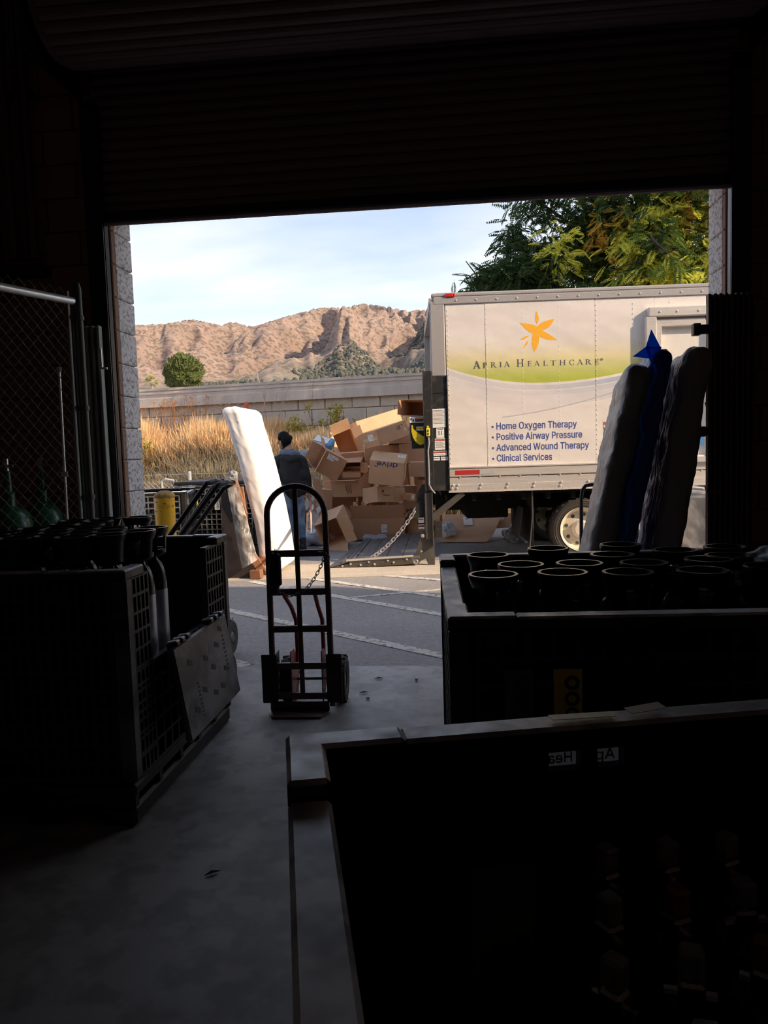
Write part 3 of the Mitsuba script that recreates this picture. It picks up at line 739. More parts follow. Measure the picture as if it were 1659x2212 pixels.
# ---------------------------------------------------------------- platform cart behind the gated bin
pc = thing('platform_cart', 'black platform cart with tilted twin loop handles behind the gated bin', 'cart')
add('deck', MB().box((-1.36, 4.98, 0.27), (0.32, 1.0, 0.04), rot(0, 0, -6), 0.01), 'bin', pc)
for (x, y) in ((-1.115, 5.35), (-0.955, 4.46), (-1.49, 5.33), (-1.46, 4.60)):
    Tw = frame((x, y, 0.125), (0, 0, 1), (1, -0.1, 0))
    wk = add('wheel', MB(Tw).lathe([(0.05, -0.02), (0.11, -0.024), (0.122, -0.014), (0.125, 0), (0.122, 0.014), (0.11, 0.024), (0.05, 0.02), (0.05, -0.02)], 28), 'rubber', pc, smooth=30)
    add('hub', MB(Tw).lathe([(0, -0.025), (0.03, -0.025), (0.05, -0.012), (0.05, 0.012), (0.03, 0.025), (0, 0.025)], 18), 'steel_dark', wk)
    add('fork', MB().bar((x - 0.035, y, 0.12), (x - 0.035, y, 0.26), 0.05, 0.006, up=(1, 0, 0)).box((x - 0.02, y, 0.255), (0.08, 0.08, 0.01)), 'steel_dark', pc)
for dx, dz in ((0.0, 0.0), (-0.075, 0.012)):
    lo, hi = np.array([-1.40 + dx, 5.05, 0.82]), np.array([-1.10 + dx, 5.12, 1.215 + dz])
    u = (hi - lo) / np.linalg.norm(hi - lo)
    pts = [lo + np.array([-0.10, -0.04, -0.53]), lo + np.array([-0.05, -0.02, -0.10]), lo, hi - 0.05 * u, hi, hi + np.array([0.045, 0.06, 0.012]), hi + np.array([0.045, 0.3, 0.0]), hi + np.array([0, 0.34, 0]) - 0.05 * u, lo + np.array([0, 0.34, 0]), lo + np.array([-0.08, 0.34, -0.53])]
    add('handle_loop', MB().tube(pts, 0.017, 10), 'guide', pc, smooth=40)

# ---------------------------------------------------------------- three wrapped mattresses leaning in the doorway


def mattress(label, base, top, t, yaw, m, seed, length, depth=0.86):
    base, top = np.array(base, float), np.array(top, float)
    zax = top - base
    L = np.linalg.norm(zax)
    zax /= L
    y = np.array([math.sin(math.radians(yaw)), math.cos(math.radians(yaw)), 0])
    y -= zax * (y @ zax)
    y /= np.linalg.norm(y)
    x = np.cross(y, zax)
    T = np.eye(4)
    T[:3, 0], T[:3, 1], T[:3, 2], T[:3, 3] = x, y, zax, (base + top) / 2 + y * depth / 2

    def fn(p, n):
        q = p.copy()
        q[:, 2] *= 0.45
        edge = np.exp(-((np.abs(p[:, 0]) - t / 2) / 0.05) ** 2)
        return (0.016 + 0.03 * edge) * (ridged(q * 9 + seed * 3.1, seed) - 0.55) + 0.012 * (meshkit.noise(p * np.array([3, 3, 4.0]) + seed, seed) - 0.5)
    k = add('wrapped_mattress', MB(T).add(*softbox((t, depth, L), 0.055, 0.014, fn)), m, smooth=True, label=label, cat='mattress')
    return k, T


m1, _ = mattress('grey plastic-wrapped mattress leaning beside the blue one, closest to the truck lettering', (0.920, 3.9, 0.03), (1.312, 3.9, 1.80), 0.10, 13, 'wrap_grey', 1, 1.8)
m2, T2 = mattress('blue plastic-wrapped mattress leaning between the two grey ones', (1.055, 3.93, 0.03), (1.430, 3.93, 1.885), 0.11, 13, 'wrap_blue', 2, 1.9)
m3, _ = mattress('grey plastic-wrapped mattress leaning against the folded brown gate', (1.325, 3.9, 0.03), (1.610, 3.9, 1.885), 0.13, 13, 'wrap_grey', 3, 1.9)
ear = MB()
for pts in ([(1.375, 3.93, 1.975), (1.345, 3.93, 1.88), (1.43, 3.95, 1.885)], [(1.282, 3.93, 1.845), (1.36, 3.93, 1.90), (1.37, 3.95, 1.835)], [(1.345, 3.93, 1.89), (1.43, 3.94, 1.89), (1.385, 3.935, 1.78)]):
    v = np.array(pts)
    n = np.array([0, 0.008, 0])
    ear.add(np.concatenate([v, v + n]), [[0, 1, 2], [3, 5, 4], [0, 3, 1], [1, 3, 4], [1, 4, 2], [2, 4, 5], [2, 5, 0], [0, 5, 3]])
q = np.linspace(0, 1, 40)
fold = np.stack([1.372 - 0.325 * q, 3.905 + 0 * q, 1.80 - 1.72 * q], 1)
fold[:, 0] += 0.012 * np.sin(q * 31) + 0.008 * np.sin(q * 67)
fold[:, 1] -= 0.02 + 0.012 * np.abs(np.sin(q * 23))
ear.tube(fold, 0.006 + 0.007 * np.abs(np.sin(q * 19)), 6)
add('loose_fold', ear, 'blue_thin', m2, label='pointed loose ends of the blue wrap')
# ---------------------------------------------------------------- the box truck: side on the plane y=9.3, x along it, tail at x=0.63
TY = 9.3
tk = thing('box_truck', 'white box truck with green swoosh, star logo and lowered lift gate', 'truck')


def print_color(p, n, uv):
    x, z = p.x, p.z
    c = mix((0.74, 0.695, 0.655), (0.70, 0.65, 0.61), F3(x * 2, 0, z * 5, 3))
    dx = x - 1.95
    low = 2.146 + dr.select(dx < 0, 0.165, 0.10) * dx * dx
    g = smoothstep(2.80, 2.12, z) * dr.select(z > low, 1.0, 0.0)
    green = mix((0.70, 0.62, 0.36), (0.42, 0.48, 0.07), smoothstep(2.5, 2.15, z))
    c = mix(c, green, smoothstep(0.0, 0.65, g))
    d = low - z
    band = lambda a, b: dr.select((d > a) & (d < b), 1.0, 0.0)
    tint = mix((0.58, 0.56, 0.60), (0.30, 0.38, 0.52), smoothstep(1.6, 3.1, x))
    c = mix(c, tint, 0.75 * band(0.03, 0.085) + 0.5 * band(0.095, 0.15) + 0.3 * band(0.15, 0.27))
    l2 = 1.755 + 0.10 * (x - 1.5) + 0.075 * (x - 1.5) * (x - 1.5)
    c = mix(c, (0.42, 0.41, 0.43), dr.select((dr.abs(z - l2) < 0.007) & (x > 1.45), 0.8, 0.0))
    return mix(c, tint, dr.select((z > l2) & (d > 0.27) & (x > 1.3), 0.22 * smoothstep(1.3, 1.9, x), 0.0))


mat('truck_print', print_color, 0.38, bump=(lambda p, n, uv: F3(p.x * 1.7, 1, p.z * 3.2, 3), 0.02, 0.02))
add('cargo_box', MB().box((3.15, 10.51, 2.03), (4.66, 2.36, 2.26)), 'white_paint', tk)
SEAM = [0.80, 1.268, 2.565, 3.862, 5.16, 5.5]
for i, (a, b) in enumerate(zip(SEAM[:-1], SEAM[1:])):
    m = MB()
    if i in (2,):
        m.box(((a + 3.26) / 2, TY + 0.012 - 0.003 * (i % 2), 2.13), (3.26 - a - 0.004, 0.018, 1.94)).box(((3.26 + b) / 2, TY + 0.012, 2.98), (b - 3.26, 0.018, 0.24)).box(((3.26 + b) / 2, TY + 0.012, 1.20), (b - 3.26, 0.018, 0.06))
    elif i == 3:
        m.box((4.05, TY + 0.012, 2.98), (0.37, 0.018, 0.24)).box((4.70, TY + 0.012, 2.13), (0.93, 0.018, 1.94)).box((4.05, TY + 0.012, 1.20), (0.37, 0.018, 0.06))
    else:
        m.box(((a + b) / 2, TY + 0.012 - 0.003 * (i % 2), 2.13), (b - a - 0.004, 0.018, 1.94))
    add('side_panel', m, 'truck_print', tk)
rv = MB()
rprof = [(0.0075, 0), (0.006, 0.004), (0.003, 0.006), (0, 0.0065)]
for x in (1.285, 1.708, 2.137, 2.58, 3.01, 3.44, 0.825):
    for z in np.arange(1.22, 3.08, 0.0585):
        if x < 3.2 or z > 2.95:
            rv.lathe(rprof, 6, T=frame((x, TY + 0.002, z), (1, 0, 0), (0, -1, 0)))
add('rivets', rv, 'white_paint', tk, kind='stuff')
add('top_rail', MB().box((3.08, TY + 0.02, 3.145), (4.84, 0.07, 0.085), bev=0.008), 'rail_grey', tk)
add('roof_edge', MB().box((3.07, TY + 0.04, 3.212), (4.86, 0.09, 0.05), bev=0.014).box((3.1, 10.5, 3.22), (4.8, 2.38, 0.04)), 'rail_grey', tk)
bt = MB()
for x in np.arange(0.93, 5.4, 0.24):
    bt.lathe([(0.012, 0), (0.011, 0.006), (0.006, 0.010), (0, 0.011)], 8, T=frame((x, TY - 0.015, 3.145), (1, 0, 0), (0, -1, 0)))
    bt.lathe([(0.010, 0), (0.008, 0.006), (0, 0.008)], 8, T=frame((x, TY - 0.012, 1.045), (1, 0, 0), (0, -1, 0)))
for x in (0.83, 0.89, 1.17, 1.49, 1.81, 2.13, 2.45, 2.77):
    for z in (0.915, 0.955):
        bt.lathe([(0.016, 0), (0.015, 0.012), (0.010, 0.018), (0, 0.019)], 8, T=frame((x + (0.015 if z > 0.93 else 0), TY - 0.010, z), (1, 0, 0), (0, -1, 0)))
add('bolts', bt, 'rail', tk, kind='stuff')
add('reflector_rail', MB().box((3.15, TY - 0.002, 1.105), (4.72, 0.03, 0.10), bev=0.006).box((3.15, TY - 0.012, 1.165), (4.72, 0.03, 0.016)), 'rail', tk)
add('bottom_rail', MB().box((3.15, TY + 0.005, 1.0), (4.72, 0.03, 0.085), bev=0.004).box((3.15, TY, 0.92), (4.72, 0.03, 0.09), bev=0.004).box((3.15, TY - 0.008, 0.872), (4.72, 0.04, 0.014)), 'rail', tk)
add('reflector_tape', MB().box((1.02, TY - 0.019, 1.105), (0.29, 0.003, 0.052)), 'red_tape', tk, label='red reflector tape')
add('reflector_tape', MB().box((1.255, TY - 0.019, 1.105), (0.175, 0.003, 0.052)), 'grey_tape', tk, label='grey reflector tape')
add('rear_frame', MB().box((0.705, TY + 0.05, 2.70), (0.175, 0.12, 0.88), bev=0.012).box((0.66, TY + 1.2, 3.12), (0.10, 2.4, 0.12)).box((0.66, 11.65, 2.0), (0.10, 0.1, 2.2)), 'rail_grey', tk, label='grey rear corner frame')
add('roll_up_tail_door', MB().box((0.70, 10.5, 2.0), (0.03, 2.2, 2.15)), 'rail_grey', tk)
add('corner_guard', MB().box((0.705, TY + 0.045, 1.58), (0.185, 0.13, 1.38), bev=0.006).box((0.705, TY + 0.04, 2.07), (0.19, 0.13, 0.012)).box((0.80, TY - 0.01, 1.58), (0.012, 0.06, 1.38)), 'truck_black', tk, label='black corner guard')
lt_ = add('marker_light', MB().box((0.85, TY - 0.02, 3.205), (0.10, 0.03, 0.045), bev=0.010).box((0.91, TY - 0.02, 3.205), (0.02, 0.025, 0.04), bev=0.006), 'red_light', tk, label='red marker light')


def notice(x, z, w, h, bands, lines, parent=tk, y=TY - 0.021):
    k = add('notice', MB().box((x, y, z), (w, 0.002, h)), 'paper', parent, label='white printed notice')
    if bands:
        add('notice_band', MB().box((x, y - 0.0015, z + h / 2 - 0.018), (w * 0.96, 0.001, 0.022)), bands, k)
    m = MB()
    for i in range(lines):
        zz = z + h / 2 - (0.045 if bands else 0.02) - i * (h - 0.055) / max(lines, 1)
        m.box((x + (0.0 if i % 3 else -0.06 * w), y - 0.0015, zz), (w * (0.86 if i % 3 else 0.74), 0.001, 0.006))
    if lines:
        add('notice_print', m, 'ink_grey', k)
    return k


notice(0.69, 1.765, 0.165, 0.225, None, 11)
k = notice(0.705, 1.585, 0.095, 0.115, None, 0)
add('notice_print', MB().box((0.69, TY - 0.0225, 1.60), (0.012, 0.001, 0.02)).box((0.72, TY - 0.0225, 1.60), (0.012, 0.001, 0.02)).box((0.69, TY - 0.0225, 1.575), (0.012, 0.001, 0.02)).box((0.72, TY - 0.0225, 1.575), (0.012, 0.001, 0.02)).box((0.705, TY - 0.0225, 1.63), (0.06, 0.001, 0.006)), 'ink', k)
notice(0.70, 1.455, 0.125, 0.135, 'text_red', 6)
notice(0.695, 1.345, 0.165, 0.058, 'text_red', 1)
notice(0.652, 1.28, 0.083, 0.042, None, 2)
notice(0.748, 1.28, 0.083, 0.042, None, 2)


def arrow_letters(text, x0, z, x1, cap, m, name, bold=True):
    t = meshkit.text_mesh(text, cap, 0.0015, bold)
    w = t.vertices[:, 0].max()
    add(name, MB(frame((x0, TY - 0.0005, z), (1, 0, -0.0), (0, -1, 0))).add(t, T=np.diag([(x1 - x0) / w, 1, 1, 1])), m, tk)


for i, (s, z, x1) in enumerate((('Home Oxygen Therapy', 1.609, 2.339), ('Positive Airway Pressure', 1.482, 2.402), ('Advanced Wound Therapy', 1.353, 2.480), ('Clinical Services', 1.226, 2.040))):
    arrow_letters(s, 1.372 + 0.001, z, x1, 0.078, 'text_blue', 'service_lettering')
    add('bullet', MB().lathe([(0.014, 0), (0.014, 0.0015), (0, 0.0016)], 10, T=frame((1.335, TY - 0.0005, z + 0.032), (1, 0, 0), (0, -1, 0))), 'text_blue', tk)
for s, z, w in (('NO SMOKING', 1.617, 0.42), ('WITHIN 15 FEET', 1.557, 0.50), ('OF THIS TRUCK', 1.497, 0.47)):
    arrow_letters(s, 2.652, z, 2.652 + w, 0.042, 'text_red', 'warning_lettering')
arrow_letters('a.', 3.74, 1.345, 3.90, 0.15, 'text_bright_blue', 'web_lettering')


def serif(ch):
    """serif capital of unit height as a polygon, and its width"""
    from shapely import box, union_all
    from shapely.affinity import scale, translate
    P = Polygon
    thin, thick, s = 0.055, 0.13, 0.035
    ring = lambda cx, cy, rx, ry, w: scale(__import__('shapely').Point(0, 0).buffer(1, 24), rx, ry).difference(scale(__import__('shapely').Point(0, 0).buffer(1, 24), rx - w, ry - thin))
    stem = lambda x: union_all([box(x, 0, x + thick, 1), box(x - 0.08, 0, x + thick + 0.08, s), box(x - 0.08, 1 - s, x + thick + 0.08, 1)])
    if ch == 'I':
        return stem(0.08), 0.29
    if ch == 'H':
        return union_all([stem(0.08), stem(0.58), box(0.1, 0.47, 0.6, 0.53)]), 0.79
    if ch == 'L':
        return union_all([stem(0.08), box(0.1, 0, 0.58, s + 0.01), P([(0.53, 0), (0.60, 0.24), (0.57, 0.24), (0.45, 0)])]), 0.62
    if ch == 'E':
        return union_all([stem(0.08), box(0.1, 0, 0.55, s + 0.01), box(0.1, 1 - s - 0.01, 0.53, 1), box(0.1, 0.48, 0.42, 0.53), box(0.39, 0.40, 0.43, 0.61), P([(0.5, 0), (0.6, 0.22), (0.565, 0.22), (0.43, 0)]), box(0.5, 0.80, 0.54, 1)]), 0.62
    if ch == 'T':
        return union_all([box(0.29, 0, 0.42, 1), box(0.20, 0, 0.51, s), box(0.02, 1 - s - 0.015, 0.69, 1), box(0.02, 0.78, 0.055, 1), box(0.655, 0.78, 0.69, 1)]), 0.71
    if ch in 'PR':
        bowl = translate(ring(0, 0, 0.32, 0.27, 0.13), 0.24, 0.73).intersection(box(0.2, 0, 1, 1))
        g = [stem(0.08), bowl, box(0.15, 0.46, 0.26, 0.46 + thin), box(0.15, 1 - thin, 0.26, 1)]
        if ch == 'R':
            g += [P([(0.27, 0.49), (0.40, 0.49), (0.74, 0.0), (0.58, 0.0)]), box(0.56, 0, 0.80, s)]
        return union_all(g), 0.62 if ch == 'P' else 0.78
    if ch == 'C':
        c = translate(ring(0, 0, 0.43, 0.52, 0.14), 0.45, 0.5).difference(P([(0.45, 0.5), (1.2, 1.0), (1.2, 0.0)]))
        return union_all([c, box(0.74, 0.68, 0.78, 0.96)]), 0.84
    return union_all([P([(0.05, 0), (0.36, 1), (0.42, 1), (0.11, 0)]), P([(0.32, 1), (0.44, 1.03), (0.80, 0), (0.65, 0)]), box(0.2, 0.32, 0.62, 0.37), box(-0.04, 0, 0.22, s), box(0.57, 0, 0.88, s)]), 0.84


U = lambda u, v: (1.016 + 1.126e-3 * u - 0.025e-3 * v, 3.193 - 0.035e-3 * u - 1.115e-3 * v)
m = MB()
for ch, u0, u1, v0, v1 in (('A', 113, 183, 682, 762), ('P', 212, 262, 698, 756), ('R', 293, 353, 693, 752), ('I', 383, 410, 692, 748), ('A', 434, 493, 688, 748), ('H', 566, 640, 664, 746), ('E', 681, 727, 683, 740), ('A', 752, 808, 682, 738),
                           ('L', 845, 893, 680, 735), ('T', 922, 978, 676, 733), ('H', 1015, 1080, 672, 731), ('C', 1118, 1170, 670, 729), ('A', 1200, 1262, 669, 727), ('R', 1287, 1352, 666, 725), ('E', 1382, 1432, 665, 722)):
    g, w = serif(ch)
    x0, z0 = U(u0, v1)
    x1, z1 = U(u1, v0)
    T = frame((x0, TY - 0.0005, z0), (1, 0, 0), (0, -1, 0)) @ np.diag([(x1 - x0) / w, z1 - z0 - 0.0, 1, 1])
    for gg in getattr(g, 'geoms', [g]):
        m.prism(gg, 0.0015, T)
add('name_lettering', m, 'text_grey', tk, label='grey serif lettering')
x, z = U(1458, 668)
m = MB(frame((x, TY - 0.0005, z), (1, 0, 0), (0, -1, 0))).lathe([(0.011, 0), (0.0145, 0), (0.0145, 0.0015), (0.011, 0.0015), (0.011, 0)], 14)
m.add(meshkit.text_mesh('R', 0.012, 0.0015), T=M4((-0.005, -0.006, 0)))
add('registered_mark', m, 'text_grey', tk)


def petal(pts, name):
    P = np.array([U(*q) for q in pts])
    add(name, MB(frame((0, TY - 0.0005, 0), (1, 0, 0), (0, -1, 0))).prism(P, 0.0015), 'logo_orange', tk)


star = [(590, 285), (650, 289), (700, 294), (745, 306), (775, 322), (810, 292), (850, 270), (905, 253), (962, 240), (935, 288), (905, 325), (868, 350), (832, 366), (870, 385), (905, 403), (950, 434), (995, 465), (945, 467), (890, 460), (845, 446), (800, 428), (800, 470), (793, 505), (775, 548), (750, 590), (735, 552), (724, 505), (725, 450), (733, 395), (700, 382), (665, 355), (625, 318)]
petal(star, 'star_logo')
for pts in ([(768, 163), (788, 200), (796, 237), (790, 270), (778, 303), (762, 268), (755, 230), (758, 195)], [(700, 415), (672, 440), (640, 458), (590, 466), (622, 440), (655, 424)], [(688, 465), (684, 490), (668, 516), (636, 550), (646, 520), (662, 492)]):
    petal(pts, 'logo_petal')
# side door with its frame and the louvre
fr = MB()
for (x, z, w, h) in ((3.60, 2.915, 0.86, 0.115), (3.20, 2.03, 0.13, 1.66)):
    fr.box((x, TY - 0.035, z), (w, 0.09, h), bev=0.012)
fr.box((3.64, TY - 0.01, 2.79), (0.74, 0.06, 0.09), bev=0.01).box((3.30, TY - 0.01, 2.0), (0.07, 0.06, 1.6), bev=0.01).box((4.02, TY - 0.02, 2.05), (0.10, 0.09, 1.85), bev=0.012).box((3.6, TY - 0.03, 1.18), (0.9, 0.07, 0.06))
for x in (3.30, 3.50, 3.75, 3.95):
    fr.lathe([(0.014, 0), (0.012, 0.008), (0, 0.010)], 8, T=frame((x, TY - 0.08, 2.915), (1, 0, 0), (0, -1, 0)))
sd = add('side_door', fr, 'rail', tk, label='side door in its grey frame')
for i, (z0, z1) in enumerate(((2.62, 2.75), (2.38, 2.61), (2.13, 2.37), (1.88, 2.12), (1.63, 1.87), (1.40, 1.62), (1.20, 1.39))):
    add('door_slat', MB().box((3.65, TY + 0.06, (z0 + z1) / 2), (0.68, 0.02, z1 - z0 - 0.006), bev=0.004), 'truck_print', sd)
lv = MB().box((2.66, TY - 0.006, 1.29), (0.012, 0.012, 0.29)).box((2.90, TY - 0.006, 1.29), (0.012, 0.012, 0.29)).box((2.78, TY - 0.006, 1.435), (0.25, 0.012, 0.012)).box((2.78, TY - 0.006, 1.145), (0.25, 0.012, 0.012))
vk = add('vent_louvre', lv, 'white_paint', tk)
for i in range(11):
    add('louvre_blade', MB().box((2.78, TY - 0.008, 1.165 + i * 0.025), (0.20, 0.016, 0.010), rot(25, 0, 0)), 'rail_grey', vk)
# under the box: chassis, axle, wheels, flap
add('chassis', MB().box((3.1, 10.0, 0.72), (4.9, 0.08, 0.24)).box((3.1, 11.0, 0.72), (4.9, 0.08, 0.24)).box((3.1, 10.5, 0.855), (4.8, 2.3, 0.05)), 'under_black', tk)
cm = MB()
for x in np.arange(0.8, 5.4, 0.3):
    cm.box((x, 10.5, 0.80), (0.05, 2.3, 0.09))
add('cross_members', cm, 'under_black', tk)
add('tool_box', MB().box((1.32, 10.75, 0.66), (0.55, 1.5, 0.36), bev=0.02).box((1.05, 10.4, 0.75), (0.6, 0.5, 0.2), bev=0.02), 'under_black', tk)  # added dark blocks that fill in the shade beneath the truck
add('mud_flap', MB().box((1.83, 10.45, 0.50), (0.012, 2.0, 0.66)).box((1.69, 9.9, 0.44), (0.012, 0.7, 0.40), rot(0, 8, 0)), 'rubber', tk)
add('axle_housing', MB().cyl((2.39, 9.4, 0.37), (2.39, 11.6, 0.37), 0.07).lathe([(0, -0.2), (0.15, -0.15), (0.2, 0), (0.15, 0.15), (0, 0.2)], 16, T=frame((2.39, 10.5, 0.37), (1, 0, 0), (0, 1, 0))), 'under_black', tk)
tyre = [(0.255, 0.0), (0.30, -0.012), (0.345, -0.008), (0.366, 0.02), (0.372, 0.05), (0.374, 0.10), (0.372, 0.15), (0.366, 0.18), (0.345, 0.20), (0.255, 0.2), (0.255, 0.0)]
for nm_y in (9.33, 11.42):
    Tw = frame((2.395, nm_y, 0.374), (1, 0, 0), (0, 1, 0))
    m = MB(Tw).lathe(tyre, 48)
    for rr in (0.285, 0.315, 0.335):
        m.lathe([(rr, -0.011), (rr + 0.006, -0.017), (rr + 0.012, -0.011)], 48)
    for i in range(48):
        a = 2 * math.pi * i / 48
        m.box((0.372 * math.cos(a), 0.372 * math.sin(a), 0.05 if i % 2 else 0.14), (0.014, 0.028, 0.07), rot(0, 0, math.degrees(a)))
    wk = add('wheel', m, 'tyre_side', tk, smooth=30)
    r_ = MB(Tw).lathe([(0.258, -0.012), (0.268, -0.020), (0.262, -0.004), (0.245, 0.015), (0.235, 0.05), (0.215, 0.085), (0.17, 0.075), (0.11, 0.06), (0.10, 0.0), (0.085, -0.015), (0, -0.018)], 40)
    add('wheel_rim', r_, 'rim_cream', wk, smooth=30, label='cream steel rim')
    h_ = MB(Tw)
    for i in range(8):
        a = 2 * math.pi * (i + 0.3) / 8
        h_.lathe([(0, -0.004), (0.022, -0.003), (0.024, 0.004)], 10, T=M4((0.178 * math.cos(a), 0.178 * math.sin(a), 0.074)))
    add('hand_holes', h_, 'ink', wk)
    add('inner_tyre', MB(Tw @ M4((0, 0, 0.22 if nm_y < 10 else -0.22))).lathe(tyre, 32), 'rubber', wk)
add('hanging_strap', MB().tube([(1.80, TY + 0.04, 0.86), (1.80, TY + 0.03, 0.55), (1.765, TY + 0.02, 0.22), (1.75, TY + 0.02, 0.03)], 0.009, 6), 'steel_dark', tk)
# lift gate
add('lift_column', MB().box((0.565, TY - 0.04, 1.61), (0.10, 0.16, 1.42), bev=0.004).box((0.515, TY - 0.05, 1.61), (0.012, 0.18, 1.44)), 'truck_black', tk)
add('lift_runner', MB().box((0.54, TY - 0.04, 0.60), (0.085, 0.14, 0.56), bev=0.008).box((0.585, TY - 0.06, 0.56), (0.012, 0.16, 0.66)).box((0.54, TY - 0.03, 0.88), (0.07, 0.10, 0.1)), 'lift_grey', tk)
arm = [(0.33, 0.03), (0.355, 0.10), (0.42, 0.30), (0.435, 0.42), (0.60, 0.42), (0.60, 0.0), (0.52, 0.0), (0.49, 0.08), (0.44, 0.06), (0.40, 0.02)]
ak = add('lift_arm', MB(frame((0, TY - 0.045, 0), (1, 0, 0), (0, -1, 0))).prism(arm, 0.03), 'lift_grey', tk)
add('pivot_pin', MB().lathe([(0.035, 0), (0.035, 0.03), (0.02, 0.035), (0.018, 0.025), (0, 0.025)], 16, T=frame((0.365, TY - 0.075, 0.05), (1, 0, 0), (0, -1, 0))).lathe([(0.022, 0), (0.022, 0.03), (0, 0.035)], 12, T=frame((0.46, TY - 0.075, 0.36), (1, 0, 0), (0, -1, 0))).lathe([(0.014, 0), (0.014, 0.004), (0, 0.005)], 12, T=frame((0.44, TY - 0.075, 0.17), (1, 0, 0), (0, -1, 0))), 'rail_grey', ak)
add('arm_panel', MB().box((0.455, TY - 0.02, 0.70), (0.10, 0.03, 0.36), bev=0.004).prism([(0.40, 0.85), (0.47, 0.98), (0.505, 0.98), (0.505, 0.5), (0.40, 0.5)], 0.03, frame((0, TY + 0.0, 0), (1, 0, 0), (0, -1, 0))), 'truck_black', tk)
notice(0.448, 0.545, 0.07, 0.065, None, 2, y=TY - 0.05)
notice(0.448, 0.465, 0.07, 0.055, 'ink', 1, y=TY - 0.05)
for z0 in (0,):
    add('brace', MB().bar((0.585, TY + 0.02, 0.56), (0.965, TY + 0.02, 0.86), 0.05, 0.075, up=(0, 0, 1), bev=0.004), 'lift_grey', tk)
add('cross_tube', MB().box((0.56, 10.5, 0.42), (0.10, 2.3, 0.10), bev=0.01), 'truck_black', tk)
add('bracket', MB().box((0.66, TY + 0.05, 0.42), (0.09, 0.04, 0.20), bev=0.005), 'truck_black', tk)
LX = [-0.44, -0.20, 0.0, 0.20, 0.42]
for i, (a, b) in enumerate(zip(LX[:-1], LX[1:])):
    q = lambda x: (x, x + 0.13 + (0.0 if x > -0.4 else 0.03))
    A, A2 = q(a)
    C2, D2 = q(b)
    za, zb = 0.075 + 0.012 * i, 0.087 + 0.012 * i
    v = np.array([(A + 0.003, 9.18, za), (C2 - 0.003, 9.18, zb), (D2 - 0.003, 11.8, zb), (A2 + 0.003, 11.8, za)])
    add('deck_plate', MB().add(np.concatenate([v, v - np.array([0, 0, 0.03])]), [[0, 1, 2], [0, 2, 3], [4, 6, 5], [4, 7, 6], [0, 4, 5], [0, 5, 1], [1, 5, 6], [1, 6, 2], [2, 6, 7], [2, 7, 3], [3, 7, 4], [3, 4, 0]]), 'deck', tk)
v = np.array([(-0.70, 9.16, 0.012), (-0.445, 9.18, 0.075), (-0.285, 11.8, 0.075), (-0.40, 11.78, 0.012)])
add('ramp_plate', MB().add(np.concatenate([v, v - np.array([0, 0, 0.01])]), [[0, 1, 2], [0, 2, 3], [4, 6, 5], [4, 7, 6], [0, 4, 5], [0, 5, 1], [1, 5, 6], [1, 6, 2], [2, 6, 7], [2, 7, 3], [3, 7, 4], [3, 4, 0]]).bar((-0.40, 9.2, 0.088), (-0.26, 11.8, 0.088), 0.03, 0.008).bar((-0.53, 9.2, 0.06), (-0.33, 11.8, 0.06), 0.02, 0.008), 'deck', tk, label='tapered ramp plate')
add('platform_edge', MB().bar((-0.47, 9.165, 0.092), (0.34, 9.165, 0.125), 0.02, 0.022, up=(0, 0, 1)), 'rail', tk, label='bright platform edge')
add('platform_side', MB(frame((0, 9.20, 0), (1, 0, 0), (0, -1, 0))).prism([(-0.64, 0.012), (-0.28, 0.078), (0.33, 0.115), (0.33, 0.03), (0.20, 0.015), (-0.55, 0.0)], 0.02), 'lift_grey', tk)
for x, z in ((-0.52, 0.022), (-0.42, 0.045), (-0.30, 0.03), (-0.20, 0.065), (-0.13, 0.035), (0.03, 0.075), (0.10, 0.05), (0.26, 0.085)):
    add('platform_bolt', MB().lathe([(0.014, 0), (0.013, 0.012), (0, 0.016)], 8, T=frame((x, 9.18, z), (1, 0, 0), (0, -1, 0))), 'rail', tk)
q = np.linspace(0, 1, 30)
add('lift_chain', chain_links(np.stack([-0.164 + 0.561 * q, 9.19 + 0.05 * q, 0.115 + 0.58 * q - 0.28 * q * (1 - q)], 1), 0.062, 0.0065, 0.036), 'rail_grey', tk, label='heavy chain')
add('lift_chain', chain_links(np.stack([0.10 + 0.25 * q, 11.6 - 0.5 * q, 0.10 + 0.45 * q - 0.2 * q * (1 - q)], 1), 0.062, 0.0065, 0.036), 'steel_dark', tk, label='second chain')
add('chain_lug', MB().prism([(0.36, 0.60), (0.40, 0.74), (0.45, 0.80), (0.46, 0.62), (0.40, 0.56)], 0.02, frame((0, 9.25, 0), (1, 0, 0), (0, -1, 0))), 'truck_black', tk)
cb = add('control_box', MB().box((0.435, TY - 0.03, 1.65), (0.19, 0.07, 0.30), bev=0.008).box((0.44, TY - 0.02, 1.46), (0.16, 0.05, 0.10)), 'truck_black', tk)
notice(0.425, 1.755, 0.165, 0.072, None, 0, cb, TY - 0.067)
add('warning_band', MB().box((0.455, TY - 0.069, 1.772), (0.10, 0.001, 0.022)), 'orange_label', cb)
add('warning_text', MB().box((0.455, TY - 0.069, 1.745), (0.10, 0.001, 0.035)).box((0.36, TY - 0.069, 1.76), (0.018, 0.001, 0.03)).box((0.385, TY - 0.069, 1.745), (0.018, 0.001, 0.03)), 'ink', cb)
notice(0.462, 1.645, 0.085, 0.048, 'lift_yellow', 1, cb, TY - 0.067)
lev = [(0.362, 1.69), (0.378, 1.69), (0.384, 1.645), (0.45, 1.585), (0.535, 1.535), (0.53, 1.49), (0.50, 1.46), (0.455, 1.45), (0.41, 1.485), (0.375, 1.545), (0.36, 1.61)]
